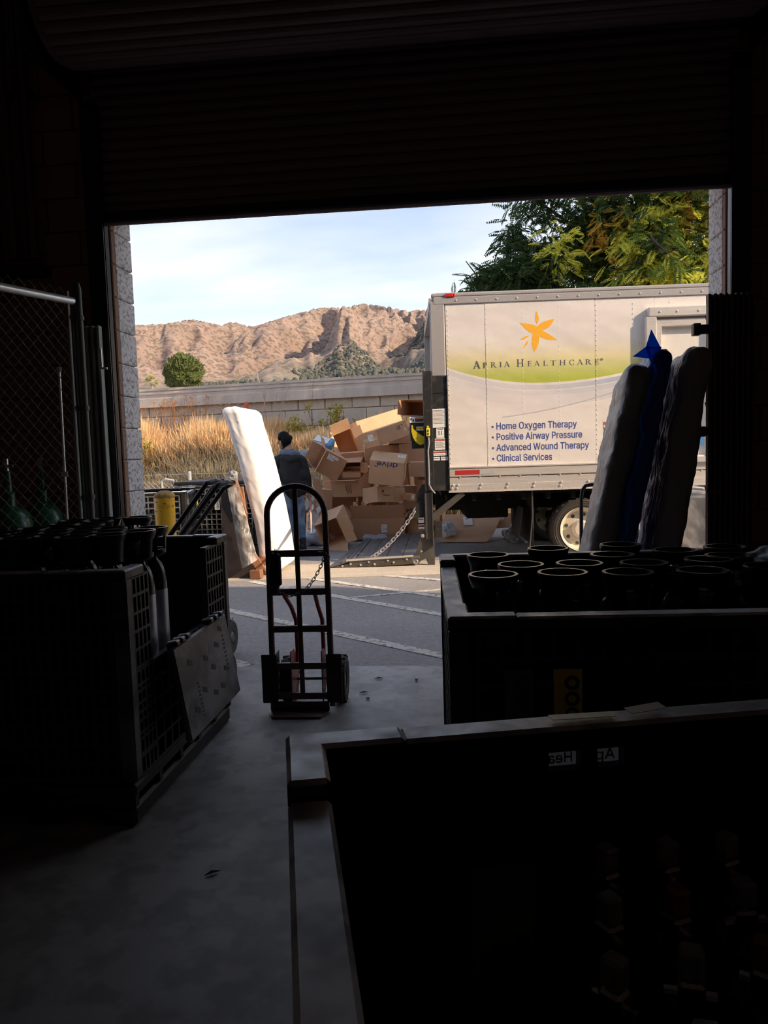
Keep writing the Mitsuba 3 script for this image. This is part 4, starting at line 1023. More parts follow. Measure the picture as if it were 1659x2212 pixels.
lk = add('yellow_latch', MB(frame((0, TY - 0.075, 0), (1, 0, 0), (0, -1, 0))).prism(lev, 0.022), 'lift_yellow', cb, label='yellow latch plate')
sw = add('control_switch', MB().box((0.555, TY - 0.135, 1.60), (0.045, 0.04, 0.105), bev=0.008).box((0.555, TY - 0.135, 1.665), (0.025, 0.03, 0.02)), 'bin_yellow', tk, label='yellow control switch')
add('button', MB().lathe([(0.011, 0), (0.011, 0.01), (0, 0.011)], 12, T=frame((0.555, TY - 0.155, 1.58), (1, 0, 0), (0, -1, 0))).lathe([(0.011, 0), (0.011, 0.01), (0, 0.011)], 12, T=frame((0.555, TY - 0.155, 1.615), (1, 0, 0), (0, -1, 0))), 'ink', sw)
add('control_cable', MB().tube([(0.56, TY - 0.135, 1.54), (0.565, TY - 0.14, 1.47), (0.552, TY - 0.14, 1.38), (0.555, TY - 0.14, 1.1), (0.552, TY - 0.14, 0.98), (0.58, TY - 0.14, 0.92), (0.62, TY - 0.12, 0.87)], 0.009, 8), 'rail_grey', tk, smooth=True)

# the truck stands turned a little, its tail almost edge-on to the doorway
TT_ = M4((0.63, TY, 0), rot(0, 0, -1.8)) @ M4((-0.63, -TY, 0))
for key in [k for k in scene if k.startswith('box_truck__')]:
    scene[key]['to_world'] = T4(TT_.tolist())

# ---------------------------------------------------------------- cardboard boxes
FACE = {'-y': ((1, 0, 0), (0, 0, 1), (0, -1, 0)), '+y': ((-1, 0, 0), (0, 0, 1), (0, 1, 0)), '-x': ((0, -1, 0), (0, 0, 1), (-1, 0, 0)), '+x': ((0, 1, 0), (0, 0, 1), (1, 0, 0)), '+z': ((1, 0, 0), (0, 1, 0), (0, 0, 1)), '-z': ((1, 0, 0), (0, -1, 0), (0, 0, -1))}
PILE = 'cardboard boxes in the heap'


def carton(label, c, rv, d, s=1.0, tone='card_a', open_=None, flaps=(150, 150, 150, 150), seam='+z', group=None, stickers=(), dy=None):
    c, d = EYE + s * (np.array(c) - EYE), np.array(d) * s
    R = Rotation.from_rotvec(rv).as_matrix()
    if dy:
        c = c + R @ np.array([0, (dy - d[1]) / 2, 0])
        d[1] = dy
    T = M4(c, R)
    k = thing('cardboard_box', label, 'box', group)
    u, v, n = [np.array(a, float) for a in FACE[open_ or seam]]
    F = np.eye(4)
    F[:3, 0], F[:3, 1], F[:3, 2] = u, np.cross(n, u), n
    w, h, dep = abs(d @ u), abs(d @ np.cross(n, u)), abs(d @ n)
    TT = T @ F
    t = 0.006
    if open_:
        m = MB(TT).box((0, 0, -dep / 2 + t / 2), (w, h, t))
        for sx in (-1, 1):
            m.box((sx * (w - t) / 2, 0, 0), (t, h, dep)).box((0, sx * (h - t) / 2, 0), (w - 2 * t, t, dep))
        add('body', m, tone, k)
        for i, (ax, sg) in enumerate((('x', -1), ('x', 1), ('y', -1), ('y', 1))):
            if flaps[i] is None:
                continue
            a = math.radians(flaps[i])
            L = (h if ax == 'y' else w) / 2 * 0.96
            L = min(L, 0.22)
            o = np.array([sg * w / 2, 0, dep / 2]) if ax == 'x' else np.array([0, sg * h / 2, dep / 2])
            inw = -np.sign(o * np.array([1, 1, 0]))
            dirn = inw * math.cos(a) + np.array([0, 0, 1]) * math.sin(a)
            al = np.array([0, 1, 0]) if ax == 'x' else np.array([1, 0, 0])
            nn = np.cross(al, dirn)
            add('flap', MB(TT).box(o + dirn * (L / 2 + 0.002), (L, (h if ax == 'x' else w) - 0.004, 0.005), np.stack([dirn, al, nn], 1)), tone, k)
    else:
        add('body', MB(TT).box((0, 0, 0), (w, h, dep), bev=0.004), tone, k)
        add('tape', MB(TT).box((0, 0, dep / 2 + 0.0004), (max(w, h) * 0.998 if w >= h else 0.05, 0.05 if w >= h else h * 0.998, 0.001)), 'tape', k)
    for st in stickers:
        face, x, y, ww, hh, mt = st[:6]
        u, v, n = [np.array(a, float) for a in FACE[face]]
        o = n * abs(d @ n) / 2 + u * x * abs(d @ u) / 2 + np.cross(n, u) * y * abs(d @ np.cross(n, u)) / 2
        S = T @ frame(o, u, n)
        if mt == 'paper':
            pk = add('shipping_label', MB(S).box((0, 0, 0.001), (ww, hh, 0.0015)), 'paper', k, label='white shipping label')
            pm = MB(S)
            for i in range(3):
                pm.box((-0.1 * ww, (0.30 - 0.28 * i) * hh, 0.002), (ww * (0.5 - 0.1 * i), hh * 0.06, 0.0008))
            pm.box((0.3 * ww, -0.1 * hh, 0.002), (ww * 0.16, hh * 0.2, 0.0008))
            add('label_print', pm, 'ink_grey', pk)
        elif mt.startswith('text:'):
            tm = meshkit.text_mesh(mt[5:], hh, 0.0012, True)
            wd = tm.vertices[:, 0].max()
            add('print', MB(S @ M4((0, 0, 0.0002), rot(0, 0, st[6] if len(st) > 6 else 0))).add(tm, T=M4((-ww / 2, -hh / 2, 0)) @ np.diag([ww / wd, 1, 1, 1])), st[7] if len(st) > 7 else 'ink_brown', k)
        elif mt == 'lines':
            pm = MB(S)
            for i in range(4):
                pm.box(((i - 1.5) * ww / 4, 0.02 * hh * (i % 2), 0.0008), (ww * 0.10, hh * (1 - 0.12 * (i % 3)), 0.0008))
            add('print', pm, 'ink_brown', k)
        else:
            add(mt, MB(S).box((0, 0, 0.001), (ww, hh, 0.0014)), st[6], k)
    return k


carton('long closed cardboard box with CE marks lying slanted at the top of the heap', [0.081, 10.605, 1.621], [-0.044, -0.273, 0.771], [0.605, 0.226, 0.213], 1.13, 'card_a', seam='-x', dy=0.34,
       stickers=[('-x', 0.1, 0.2, 0.11, 0.10, 'paper'), ('-y', 0.42, 0.35, 0.09, 0.055, 'text:CE', 0, 'ink'), ('-y', 0.66, 0.5, 0.05, 0.035, 'text:T', 0, 'ink'), ('-y', 0.8, -0.1, 0.035, 0.045, 'text:D', 0, 'paper')])
carton('sunlit cardboard box with a brilliant pale side at the crest of the heap', [-0.079, 11.308, 1.799], [-0.157, -0.309, 0.613], [0.799, 0.211, 0.189], 1.22, 'card_b', seam='-x')
carton('open cardboard box standing on edge, dark inside, at the shoulder of the heap', [-0.526, 11.217, 1.502], [0.172, -0.358, 0.169], [0.282, 0.341, 0.437], 1.20, 'card_b', open_='-y', flaps=(120, 160, 110, 150))
carton('cardboard box with two grey labels tipped on its corner beside the man', [-0.731, 10.622, 1.239], [0.131, 0.528, 0.287], [0.339, 0.292, 0.319], 1.10, 'card_c', open_='-x', flaps=(100, 170, 60, 140),
       stickers=[('-y', -0.35, 0.62, 0.11, 0.085, 'paper'), ('-y', 0.12, 0.72, 0.05, 0.04, 'paper')])
carton('large cardboard box with upside-down blue lettering on its front in the heap', [0.083, 10.411, 1.179], [0.33, 0.115, -0.121], [0.463, 0.535, 0.338], 1.13, 'card_b', seam='+z', dy=0.42,
       stickers=[('-y', 0.02, 0.72, 0.32, 0.075, 'text:drive', 180, 'ink_blue'), ('+z', 0.72, 0.35, 0.12, 0.10, 'paper'), ('-y', -0.62, 0.52, 0.05, 0.014, 'slot', 'ink')])
carton('plain cardboard box at the heap edge beside the lift gate column', [0.568, 11.018, 1.124], [0.066, 0.035, -0.167], [0.329, 0.392, 0.206], 1.12, 'card_b')
carton('open shallow cardboard box below the one standing on edge', [-0.428, 11.218, 1.206], [0.206, 0.004, -0.108], [0.266, 0.365, 0.152], 1.11, 'card_c', open_='-y', flaps=(140, 150, 150, 100))
carton('open cardboard box with dark print columns on its front, under the tipped box', [-0.48, 10.929, 0.906], [0.272, -0.083, -0.464], [0.474, 0.21, 0.249], 1.13, 'card_a', open_='+z', flaps=(110, 140, 165, 60), dy=0.34, stickers=[('-y', 0.18, -0.1, 0.11, 0.17, 'lines')])
carton('open-fronted cardboard box perched high beside the lift gate column', [0.619, 12.197, 2.023], [-0.013, 0.071, -0.336], [0.409, 0.415, 0.226], 1.05, 'card_c', open_='-y', flaps=(100, 100, 95, 95))
carton('small cardboard box with a square stamp under the blue-lettered box', [-0.074, 10.594, 0.782], [-0.127, 0.049, 0.629], [0.277, 0.349, 0.211], 1.13, 'card_b', open_='+x', flaps=(100, 100, 80, 110), stickers=[('-y', -0.3, 0.42, 0.035, 0.04, 'stamp', 'ink_brown'), ('-y', 0.1, -0.1, 0.12, 0.012, 'print_line', 'ink_brown')])
carton('smallest cardboard box with a white label near the lift gate arm', [0.354, 10.719, 0.739], [-0.055, 0.137, -0.485], [0.122, 0.178, 0.099], 1.12, 'card_a', stickers=[('+x', 0.0, 0.1, 0.07, 0.06, 'paper')])
carton('upright cardboard box with a scribbled 95 standing behind the hand truck arch', [-0.87, 10.997, 0.611], [0.009, 0.09, -0.017], [0.282, 0.318, 0.535], 1.15, 'card_a', stickers=[('-y', -0.15, 0.05, 0.055, 0.05, 'text:95', -8, 'ink_brown')])
carton('cardboard box tilted over on its edge on the asphalt, label on top', [-0.692, 10.611, 0.358], [-0.137, -0.42, 1.4], [0.628, 0.334, 0.381], 1.06, 'card_b', open_='-x', flaps=(None, 160, 120, None), stickers=[('+z', 0.3, 0.5, 0.10, 0.07, 'paper')])
carton('long low open cardboard box filled with crumpled packing paper at the foot of the heap', [-0.061, 10.495, 0.379], [0.049, 0.001, -0.083], [0.704, 0.658, 0.285], 1.165, 'card_c', open_='+z', flaps=(135, 150, 110, 170), dy=0.5, stickers=[('-y', 0.24, 0.02, 0.085, 0.125, 'paper')])
carton('dark-sided cardboard box just behind the packing paper box', [0.176, 10.907, 0.468], [-1.144, 0.034, 0.056], [0.202, 0.299, 0.201], 1.17, 'card_c')
for i, (x, y, z, w, dd, h, a) in enumerate(((-1.05, 12.9, 0.18, .5, .4, .36, 10), (-0.5, 12.95, 0.2, .6, .45, .4, -8), (0.15, 13.15, 0.2, .55, .4, .4, 5), (0.75, 12.7, 0.2, .5, .45, .4, -12), (-0.8, 12.9, 0.57, .6, .4, .34, 14), (-0.15, 13.0, 0.6, .5, .45, .38, -6),
                                         (0.5, 12.75, 0.6, .55, .4, .38, 9), (-0.45, 12.95, 0.95, .55, .4, .3, 4), (0.2, 12.85, 0.97, .5, .4, .34, -10), (0.75, 12.6, 0.98, .4, .4, .36, 8), (-0.75, 12.9, 0.9, .35, .4, .3, -20), (0.0, 12.7, 1.33, .6, .4, .32, 5), (0.55, 12.5, 1.33, .5, .4, .32, -6), (-0.5, 12.75, 1.25, .4, .35, .26, 12), (0.72, 12.35, 0.78, .3, .25, .24, 20), (0.62, 12.1, 0.17, .45, .35, .33, -15), (0.35, 12.6, 1.62, .5, .4, .26, 3), (0.72, 12.75, 1.64, .4, .4, .3, 0))):
    carton('plain brown cardboard box wedged in the back of the heap', (x, y, z), (0.05 * math.sin(i * 3), 0.06 * math.cos(i * 5), math.radians(a)), (w, dd, h), 1.0, ('card_a', 'card_c')[i % 2], group=PILE)
def quad(pts, t):
    v = np.array(pts, float)
    n = np.cross(v[1] - v[0], v[2] - v[0])
    n = n / np.linalg.norm(n) * t
    k = len(v)
    F = [[0, i, i + 1] for i in range(1, k - 1)] + [[k, k + i + 1, k + i] for i in range(1, k - 1)]
    for i in range(k):
        j = (i + 1) % k
        F += [[i, k + i, k + j], [i, k + j, j]]
    return MB().add(np.concatenate([v, v - n]), F)


def on_sheet(o, u, v, x, y, w, h, lift):
    o, u, v = np.array(o, float), np.array(u, float), np.array(v, float)
    c = o + u * x + v * y
    T = frame(c, u, np.cross(u, v))
    return MB(T).box((0, 0, lift), (w, h, 0.0015))


k = add('cardboard_sheet', quad([(0.805, 11.34, 0.02), (1.49, 11.2, 0.015), (1.62, 11.42, 0.09), (1.835, 11.9, 0.355), (0.953, 11.95, 0.37)], 0.006), 'card_b', label='broad cardboard sheet lying aslant behind the truck tail', cat='cardboard sheet')
o, u, v = (0.805, 11.34, 0.02), np.array([0.88, -0.05, -0.005]), np.array([0.15, 0.6, 0.345])
pk = add('shipping_label', on_sheet(o, u, v, 0.42, 0.72, 0.14, 0.22, 0.012), 'paper', k, label='white shipping label')
add('label_print', on_sheet(o, u, v, 0.39, 0.80, 0.03, 0.03, 0.015).add(*on_sheet(o, u, v, 0.43, 0.70, 0.035, 0.03, 0.015).out()).add(*on_sheet(o, u, v, 0.40, 0.62, 0.03, 0.04, 0.015).out()), 'ink_grey', pk)
k = add('cardboard_sheet', quad([(1.70, 11.75, 0.15), (1.93, 11.72, 0.16), (2.00, 11.9, 0.36), (1.83, 11.93, 0.36)], 0.006), 'card_a', label='small cardboard sheet with a blue-white label beside the truck wheel', cat='cardboard sheet')
add('shipping_label', quad([(1.75, 11.80, 0.275), (1.84, 11.79, 0.28), (1.87, 11.83, 0.345), (1.79, 11.84, 0.345)], 0.003), 'paper', k)
add('cardboard_sheet', quad([(0.20, 11.95, 0.012), (0.53, 11.9, 0.012), (0.60, 12.25, 0.26), (0.42, 12.25, 0.25)], 0.006), 'card_b', label='cardboard sheet lying at the back edge of the lowered platform', cat='cardboard sheet')
add('cardboard_sheet', quad([(-1.02, 11.75, 0.62), (-0.86, 11.72, 0.60), (-0.98, 11.78, 0.98), (-1.08, 11.8, 1.03)], 0.006), 'card_a', label='narrow cardboard sheet showing beside the man\'s elbow', cat='cardboard sheet')


def crumple(name, label, cat, c, s, m, seed, rough=0.4, R=None, parent=None, step=0.025):
    s = np.array(s, float)
    amp = rough * min(s)
    return add(name, MB(M4(c, R)).add(*softbox(s, min(s) * 0.42, step, lambda p, n: amp * (ridged(p / max(s) * 4 + seed, seed) - 0.6))), m, smooth=35, label=label, cat=cat, parent=parent)


crumple('plastic_bag', 'crumpled white plastic bag on the asphalt at the man\'s boot', 'plastic bag', (-0.98, 11.62, 0.10), (0.46, 0.3, 0.19), 'bag_white', 3, 0.8)
crumple('plastic_bag', 'clear crumpled plastic lying against the packing paper box', 'plastic bag', (-0.15, 11.55, 0.06), (0.36, 0.25, 0.11), 'bag_grey', 5, 0.8)
crumple('plastic_bag', 'thin plastic bag with a purple ring clinging to the broad cardboard sheet', 'plastic bag', (0.93, 11.45, 0.18), (0.22, 0.16, 0.20), 'bag_white', 8, 0.8, rot(-30, 0, 20))
crumple('plastic_bag', 'pale plastic scrap beneath the truck beside its wheel', 'plastic bag', (1.95, 11.2, 0.10), (0.30, 0.3, 0.2), 'bag_grey', 9, 0.8)
crumple('flattened_carton', 'flattened dark carton lying beneath the truck', 'box', (2.1, 11.6, 0.07), (0.6, 0.4, 0.10), 'card_grey', 10, 0.5)
crumple('grey_bag', 'grey bag slumped between the man and the tipped box', 'plastic bag', (-1.17, 12.3, 1.30), (0.42, 0.35, 0.26), 'bag_grey', 11, 0.4)
pb_ = add('parcel', MB(M4((-0.93, 12.35, 1.53), rot(25, 18, -10))).box((0, 0, 0), (0.30, 0.25, 0.16), bev=0.02), 'parcel_blue', label='blue and white parcel at the top of the heap behind the tipped box', cat='parcel')
add('white_top', MB(M4((-0.93, 12.35, 1.53), rot(25, 18, -10))).box((-0.03, -0.02, 0.082), (0.22, 0.20, 0.004)).box((-0.05, -0.128, 0.04), (0.18, 0.004, 0.07)), 'paper', pb_)
pp = MB()
r2 = np.random.default_rng(3)
for i in range(46):
    c = np.array([-0.40 + 0.62 * (i / 46) + r2.uniform(-.05, .05), 11.95 + r2.uniform(-.12, .16), 0.50 + r2.uniform(-.03, .09)])
    pp.add(*quad(c + np.array([[-.05, 0, -.02], [.05, .01, .0], [.03, .03, .07], [-.02, .02, .05]]) @ rot(*r2.uniform(-60, 60, 3)).T * r2.uniform(0.5, 1.1), 0.003).out())
add('packing_paper', pp, 'card_b', label='crumpled strips of packing paper filling the long low box', cat='packing paper', kind='stuff')
pp = MB()
for i in range(40):
    c = np.array([-1.10 + r2.uniform(-.10, .09), 11.9 + r2.uniform(-.1, .1), 0.12 + r2.uniform(0, 0.85)])
    pp.add(*quad(c + np.array([[-.05, 0, -.03], [.05, .01, .0], [.04, .03, .10], [-.03, .02, .08]]) @ rot(*r2.uniform(-50, 50, 3)).T * r2.uniform(0.5, 1.3), 0.003).out())
add('waste_paper', pp, 'paper', label='loose white and brown waste paper heaped behind the hand truck arch', cat='waste paper', kind='stuff')
add('asphalt_scrap', MB().add(*quad([(-0.98, 11.2, 0.004), (-0.72, 11.18, 0.004), (-0.78, 11.32, 0.02), (-0.92, 11.3, 0.006)], 0.003).out()), 'paper', label='scrap of white paper on the asphalt between the man and the platform', cat='paper scrap')
add('shrink_wrap_roll', MB().cyl((0.05, 11.93, 0.045), (0.36, 11.9, 0.045), 0.04, 16).cyl((-0.03, 11.935, 0.045), (0.42, 11.895, 0.045), 0.014, 10), 'ink', label='black roll lying at the back of the lowered platform', cat='roll')

for i, (x, y, lb) in enumerate(((-0.065, 4.66, 'small dark dry leaf on the concrete just right of the hand truck wheel'.replace('right of', 'beyond')), (0.165, 4.60, 'dark dry leaf on the concrete near the corner of the ringed bin'), (-0.150, 4.39, 'long dark dry leaf on the concrete beside the hand truck nose plate'), (-0.125, 4.28, 'small dry leaf next to the long one beside the nose plate'), (-0.62, 2.50, 'dry leaf on the concrete floor alongside the nearest bin'))):
    a = i * 1.7
    c_, s_ = math.cos(a), math.sin(a)
    add('dry_leaf', quad([(x - 0.028 * c_, y - 0.028 * s_, 0.006), (x + 0.010 * s_, y - 0.010 * c_, 0.012), (x + 0.028 * c_, y + 0.028 * s_, 0.007), (x - 0.010 * s_, y + 0.010 * c_, 0.011)], 0.002), 'bark', label=lb, cat='leaf')

# ---------------------------------------------------------------- the man, seen from behind
mn = thing('person', 'man in a black hooded jacket and blue jeans standing before the heap, back turned', 'person')
MO = np.array([-1.33, 11.0, 0.0])
A = lambda *p: MO + np.array(p)
hd = A(-0.05, 0.03, 1.575)
skin = [[(A(0.03, -0.01, 1.38), 0.058), (A(-0.01, 0.01, 1.49), 0.056), (hd + (0.015, -0.02, 0.01), 0.078), (hd + (-0.02, 0.015, 0.035), 0.085)],
        [(hd + (-0.02, 0.02, 0.03), 0.080), (hd + (-0.035, 0.035, -0.05), 0.055), (hd + (-0.05, 0.05, -0.10), 0.030)],
        [(hd + (-0.088, 0.065, 0.0), 0.012), (hd + (-0.112, 0.085, -0.03), 0.014)],
        [(hd + (-0.055, -0.055, 0.005), 0.012), (hd + (-0.052, -0.06, -0.035), 0.010)], [(hd + (0.055, 0.03, 0.0), 0.014), (hd + (0.055, 0.03, -0.03), 0.011)],
        [(hd + (-0.07, 0.075, -0.065), 0.014), (hd + (-0.05, 0.085, -0.065), 0.012)],
        [(A(0.02, 0, 1.36), 0.09), (A(0.0, 0, 1.10), 0.12), (A(0.0, 0, 0.92), 0.12)],
        [(A(-0.15, 0, 1.30), 0.06), (A(-0.20, 0.10, 1.08), 0.042), (A(-0.13, 0.28, 0.98), 0.032)], [(A(0.17, 0, 1.29), 0.06), (A(0.245, 0.0, 1.05), 0.042), (A(0.255, 0.08, 0.83), 0.030)],
        [(A(-0.07, 0, 0.88), 0.085), (A(-0.055, 0.01, 0.48), 0.052), (A(-0.05, 0, 0.08), 0.036)], [(A(0.08, 0, 0.88), 0.085), (A(0.10, 0.05, 0.48), 0.052), (A(0.135, 0.0, 0.10), 0.036)]]
for wr, dx, dr_ in ((A(-0.13, 0.28, 0.98), np.array([0.25, 0.95, -0.15]), np.array([0, 0, 1.0])), (A(0.255, 0.08, 0.83), np.array([-0.05, 0.25, -0.97]), np.array([0, 1.0, 0.2]))):
    dx = dx / np.linalg.norm(dx)
    dr_ = dr_ - dx * (dx @ dr_)
    dr_ /= np.linalg.norm(dr_)
    nn = np.cross(dx, dr_)
    for i, (o, L) in enumerate(((-0.033, 0.062), (-0.011, 0.075), (0.011, 0.080), (0.033, 0.070))):
        b = wr + dx * 0.085 + dr_ * o
        skin.append([(wr + dx * 0.01 + dr_ * o * 0.6, 0.015), (b, 0.0115), (b + dx * L * 0.55 + nn * 0.012, 0.009), (b + dx * L * 0.85 + nn * 0.035, 0.008)])
    skin.append([(wr + dx * 0.03 + dr_ * 0.028, 0.013), (wr + dx * 0.065 + dr_ * 0.055 + nn * 0.012, 0.0105), (wr + dx * 0.09 + dr_ * 0.06 + nn * 0.03, 0.009)])
add('body', hull_chain(skin, 0.014, 8), 'skin', mn, smooth=True)
eyes = MB()
for o in ((-0.10, 0.045, 0.005), (-0.055, 0.095, 0.005)):
    eyes.add(trimesh.creation.icosphere(2, 0.011), T=M4(hd + np.array(o)))
add('eyes', eyes, 'ink', mn)
hair = [[(hd + (0.02, -0.035, 0.01), 0.078), (hd + (-0.015, 0.005, 0.055), 0.086), (hd + (-0.045, 0.045, 0.075), 0.062)], [(hd + (0.02, -0.035, 0.0), 0.076), (hd + (0.022, -0.022, -0.05), 0.064)], [(hd + (-0.055, -0.035, 0.045), 0.045), (hd + (0.06, 0.02, 0.04), 0.045)],
        [(hd + (-0.058, -0.045, 0.03), 0.022), (hd + (-0.06, -0.05, -0.01), 0.010)]]
v, f = hull_chain(hair, 0.012, 6)
v = v + (0.004 * (meshkit.noise(v * 90, 3) - 0.5))[:, None]
add('hair', (v, f), 'hair', mn, smooth=True)
jk = [[(A(0.015, -0.005, 1.37), 0.095), (A(0.015, -0.01, 1.26), 0.155), (A(0.03, -0.01, 1.08), 0.165), (A(0.045, 0.0, 0.93), 0.175), (A(0.05, 0, 0.89), 0.165)],
      [(A(-0.125, 0.0, 1.30), 0.085), (A(0.15, -0.005, 1.29), 0.085)], [(A(-0.10, 0.0, 1.08), 0.12), (A(0.16, 0, 1.08), 0.12)], [(A(-0.09, 0.0, 0.93), 0.12), (A(0.16, 0, 0.93), 0.12)], [(A(-0.06, 0.01, 0.885), 0.11), (A(0.14, 0.01, 0.885), 0.11)],
      [(A(-0.15, 0, 1.29), 0.085), (A(-0.20, 0.08, 1.08), 0.066), (A(-0.14, 0.25, 0.985), 0.048)], [(A(0.165, 0, 1.28), 0.085), (A(0.235, 0.0, 1.06), 0.068), (A(0.25, 0.07, 0.87), 0.052)]]
v, f = hull_chain(jk, 0.018, 12)
w_ = 0.010 * (ridged(v * np.array([7, 7, 11]) + 2, 4) - 0.5)
c0 = v - A(0.03, 0, 0)
c0[:, 2] = 0
v = v + c0 / np.linalg.norm(c0, axis=1, keepdims=True) * w_[:, None]
add('jacket', (v, f), 'jacket', mn, smooth=True)
add('hood', hull_chain([[(A(-0.09, 0.02, 1.415), 0.045), (A(-0.03, -0.055, 1.405), 0.052), (A(0.05, -0.075, 1.39), 0.056), (A(0.12, -0.02, 1.385), 0.045)]], 0.012, 8), 'hood', mn, smooth=True, label='grey-blue hood collar')
add('hood_back', hull_chain([[(A(-0.06, -0.09, 1.33), 0.055), (A(0.03, -0.125, 1.30), 0.062), (A(0.11, -0.09, 1.32), 0.055)], [(A(0.03, -0.125, 1.30), 0.05), (A(0.035, -0.14, 1.22), 0.025)]], 0.012, 8), 'jacket', mn, smooth=True)
jn = [[(A(-0.05, 0, 0.93), 0.125), (A(0.07, 0, 0.93), 0.125)], [(A(-0.06, 0.0, 0.88), 0.115), (A(-0.062, 0.0, 0.70), 0.095), (A(-0.052, 0.02, 0.48), 0.078), (A(-0.05, 0.0, 0.25), 0.070), (A(-0.048, 0.0, 0.07), 0.068)], [(A(0.08, 0, 0.88), 0.115), (A(0.09, 0.03, 0.70), 0.095), (A(0.105, 0.06, 0.48), 0.078), (A(0.12, 0.03, 0.26), 0.070), (A(0.135, 0.0, 0.10), 0.068)]]
v, f = hull_chain(jn, 0.016, 8)
w_ = 0.016 * (ridged(v * np.array([8, 8, 13]) + 5, 7) - 0.5)
c0 = v - np.where(v[:, :1] < MO[0] + 0.025, A(-0.055, 0.01, 0), A(0.10, 0.03, 0))
c0[:, 2] = 0
v = v + c0 / np.maximum(np.linalg.norm(c0, axis=1, keepdims=True), 1e-3) * w_[:, None]
add('jeans', (v, f), 'jeans', mn, smooth=True)
for c in (A(-0.05, 0, 0), A(0.145, -0.01, 0)):
    b = hull_chain([[(c + (0, -0.055, 0.05), 0.048), (c + (0, 0.05, 0.048), 0.050), (c + (-0.01, 0.15, 0.036), 0.036)], [(c + (0, -0.03, 0.05), 0.046), (c + (0, -0.01, 0.15), 0.055)]], 0.012, 8)
    bk = add('boot', b, 'boot', mn, smooth=True)
    add('sole', MB().prism([(c[0] - 0.045, c[1] - 0.11), (c[0] + 0.045, c[1] - 0.11), (c[0] + 0.052, c[1] + 0.08), (c[0] + 0.02, c[1] + 0.19), (c[0] - 0.04, c[1] + 0.19), (c[0] - 0.055, c[1] + 0.08)], 0.022, M4((0, 0, 0.0))), 'ink', bk)

# ---------------------------------------------------------------- white wrapped mattress and the wrapped bed frame it leans on


def bent_mattress(label):
    L, dep, t = 1.90, 0.92, 0.21

    def fn(p, n):
        q = p * np.array([9, 9, 2.6])
        return 0.006 + 0.024 * (ridged(q, 11) - 0.55) * (0.35 + np.exp(-((np.abs(p[:, 1] + dep / 2)) / 0.10) ** 2)) + 0.01 * np.exp(-((p[:, 2] - L / 2) / 0.1) ** 2)
    v, f = softbox((t, dep, L), 0.07, 0.016, fn)
    z = np.maximum(v[:, 2] + L / 2, 0)
    lean = 0.37 * (z / L) ** 1.25 - 0.02 * np.sin(np.pi * z / L)
    yaw = math.radians(6)                       # the wide face looks to the sun side (x+, a little y-)
    X = v[:, 0] * math.cos(yaw) + (v[:, 1] + dep / 2) * math.sin(yaw)
    Y = -v[:, 0] * math.sin(yaw) + (v[:, 1] + dep / 2) * math.cos(yaw)
    P = np.stack([-1.335 + X - lean, 8.80 + Y, z + 0.035], 1)
    return add('wrapped_mattress', (P, f), 'wrap_white', smooth=True, label=label, cat='mattress')


bent_mattress('tall white plastic-wrapped mattress shining in the sun outside the doorway')
bf = thing('wrapped_bed_frame', 'dark wooden bed frame under clear plastic leaning beside the white mattress', 'bed frame')
add('side_board', quad([(-1.86, 8.72, 0.0), (-1.48, 8.66, 0.0), (-1.62, 8.76, 1.02), (-1.86, 8.80, 0.98)], 0.04), 'wood_dark', bf)
add('side_board', quad([(-1.90, 9.05, 0.0), (-1.50, 9.0, 0.0), (-1.66, 9.05, 1.0), (-1.90, 9.1, 0.95)], 0.04), 'wood_dark', bf)
add('rail_board', MB().bar((-1.69, 8.72, 1.14), (-1.58, 8.70, 0.72), 0.05, 0.07, up=(1, 0, 0), bev=0.006), 'wood_brown', bf, label='brown board')
add('rail_board', MB().bar((-1.62, 8.78, 1.04), (-1.54, 8.74, 0.10), 0.05, 0.05, up=(1, 0, 0), bev=0.006), 'wood_brown', bf, label='brown board')
add('foot_block', MB(M4((-1.46, 8.60, 0.055), rot(0, -4, -12))).box((0, 0, 0), (0.13, 0.10, 0.10), bev=0.008), 'wood_brown', bf, label='brown block')
add('foot_block', MB(M4((-1.48, 8.74, 0.17), rot(0, -30, 10))).box((0, 0, 0), (0.10, 0.12, 0.22), bev=0.008), 'wood_brown', bf, label='brown block')
add('foot_block', MB(M4((-1.40, 8.85, 0.12), rot(20, -20, 10))).box((0, 0, 0), (0.08, 0.10, 0.22), bev=0.008), 'wood_brown', bf, label='brown block')
nx, ny = 26, 60
i, j = np.meshgrid(np.linspace(0, 1, nx), np.linspace(0, 1, ny), indexing='ij')
xl, xr = -1.62 - 0.15 * j, -1.44 - 0.21 * j
P = np.stack([xl + (xr - xl) * i, 8.60 + 0.03 * j - 0.05 * np.sin(np.pi * i) * (1 - j), 0.12 + 1.04 * j + 0.10 * i * (1 - j)], -1).reshape(-1, 3)
P = P + np.array([0.25, -1, 0.1]) * (0.06 * (ridged(P * np.array([9, 6, 5]), 21) - 0.6))[:, None]
F = grid(nx, ny)
add('plastic_sheet', MB().add(np.concatenate([P, P - np.array([0, -0.004, 0])]), np.concatenate([F, F[:, ::-1] + len(P)])), 'clear_wrap', bf, smooth=40, label='clear crumpled plastic sheet')
crumple('bundled_top', 'twisted plastic bundle', None, (-1.70, 8.72, 1.16), (0.09, 0.09, 0.12), 'bag_grey', 15, 0.7, parent=bf, step=0.012)

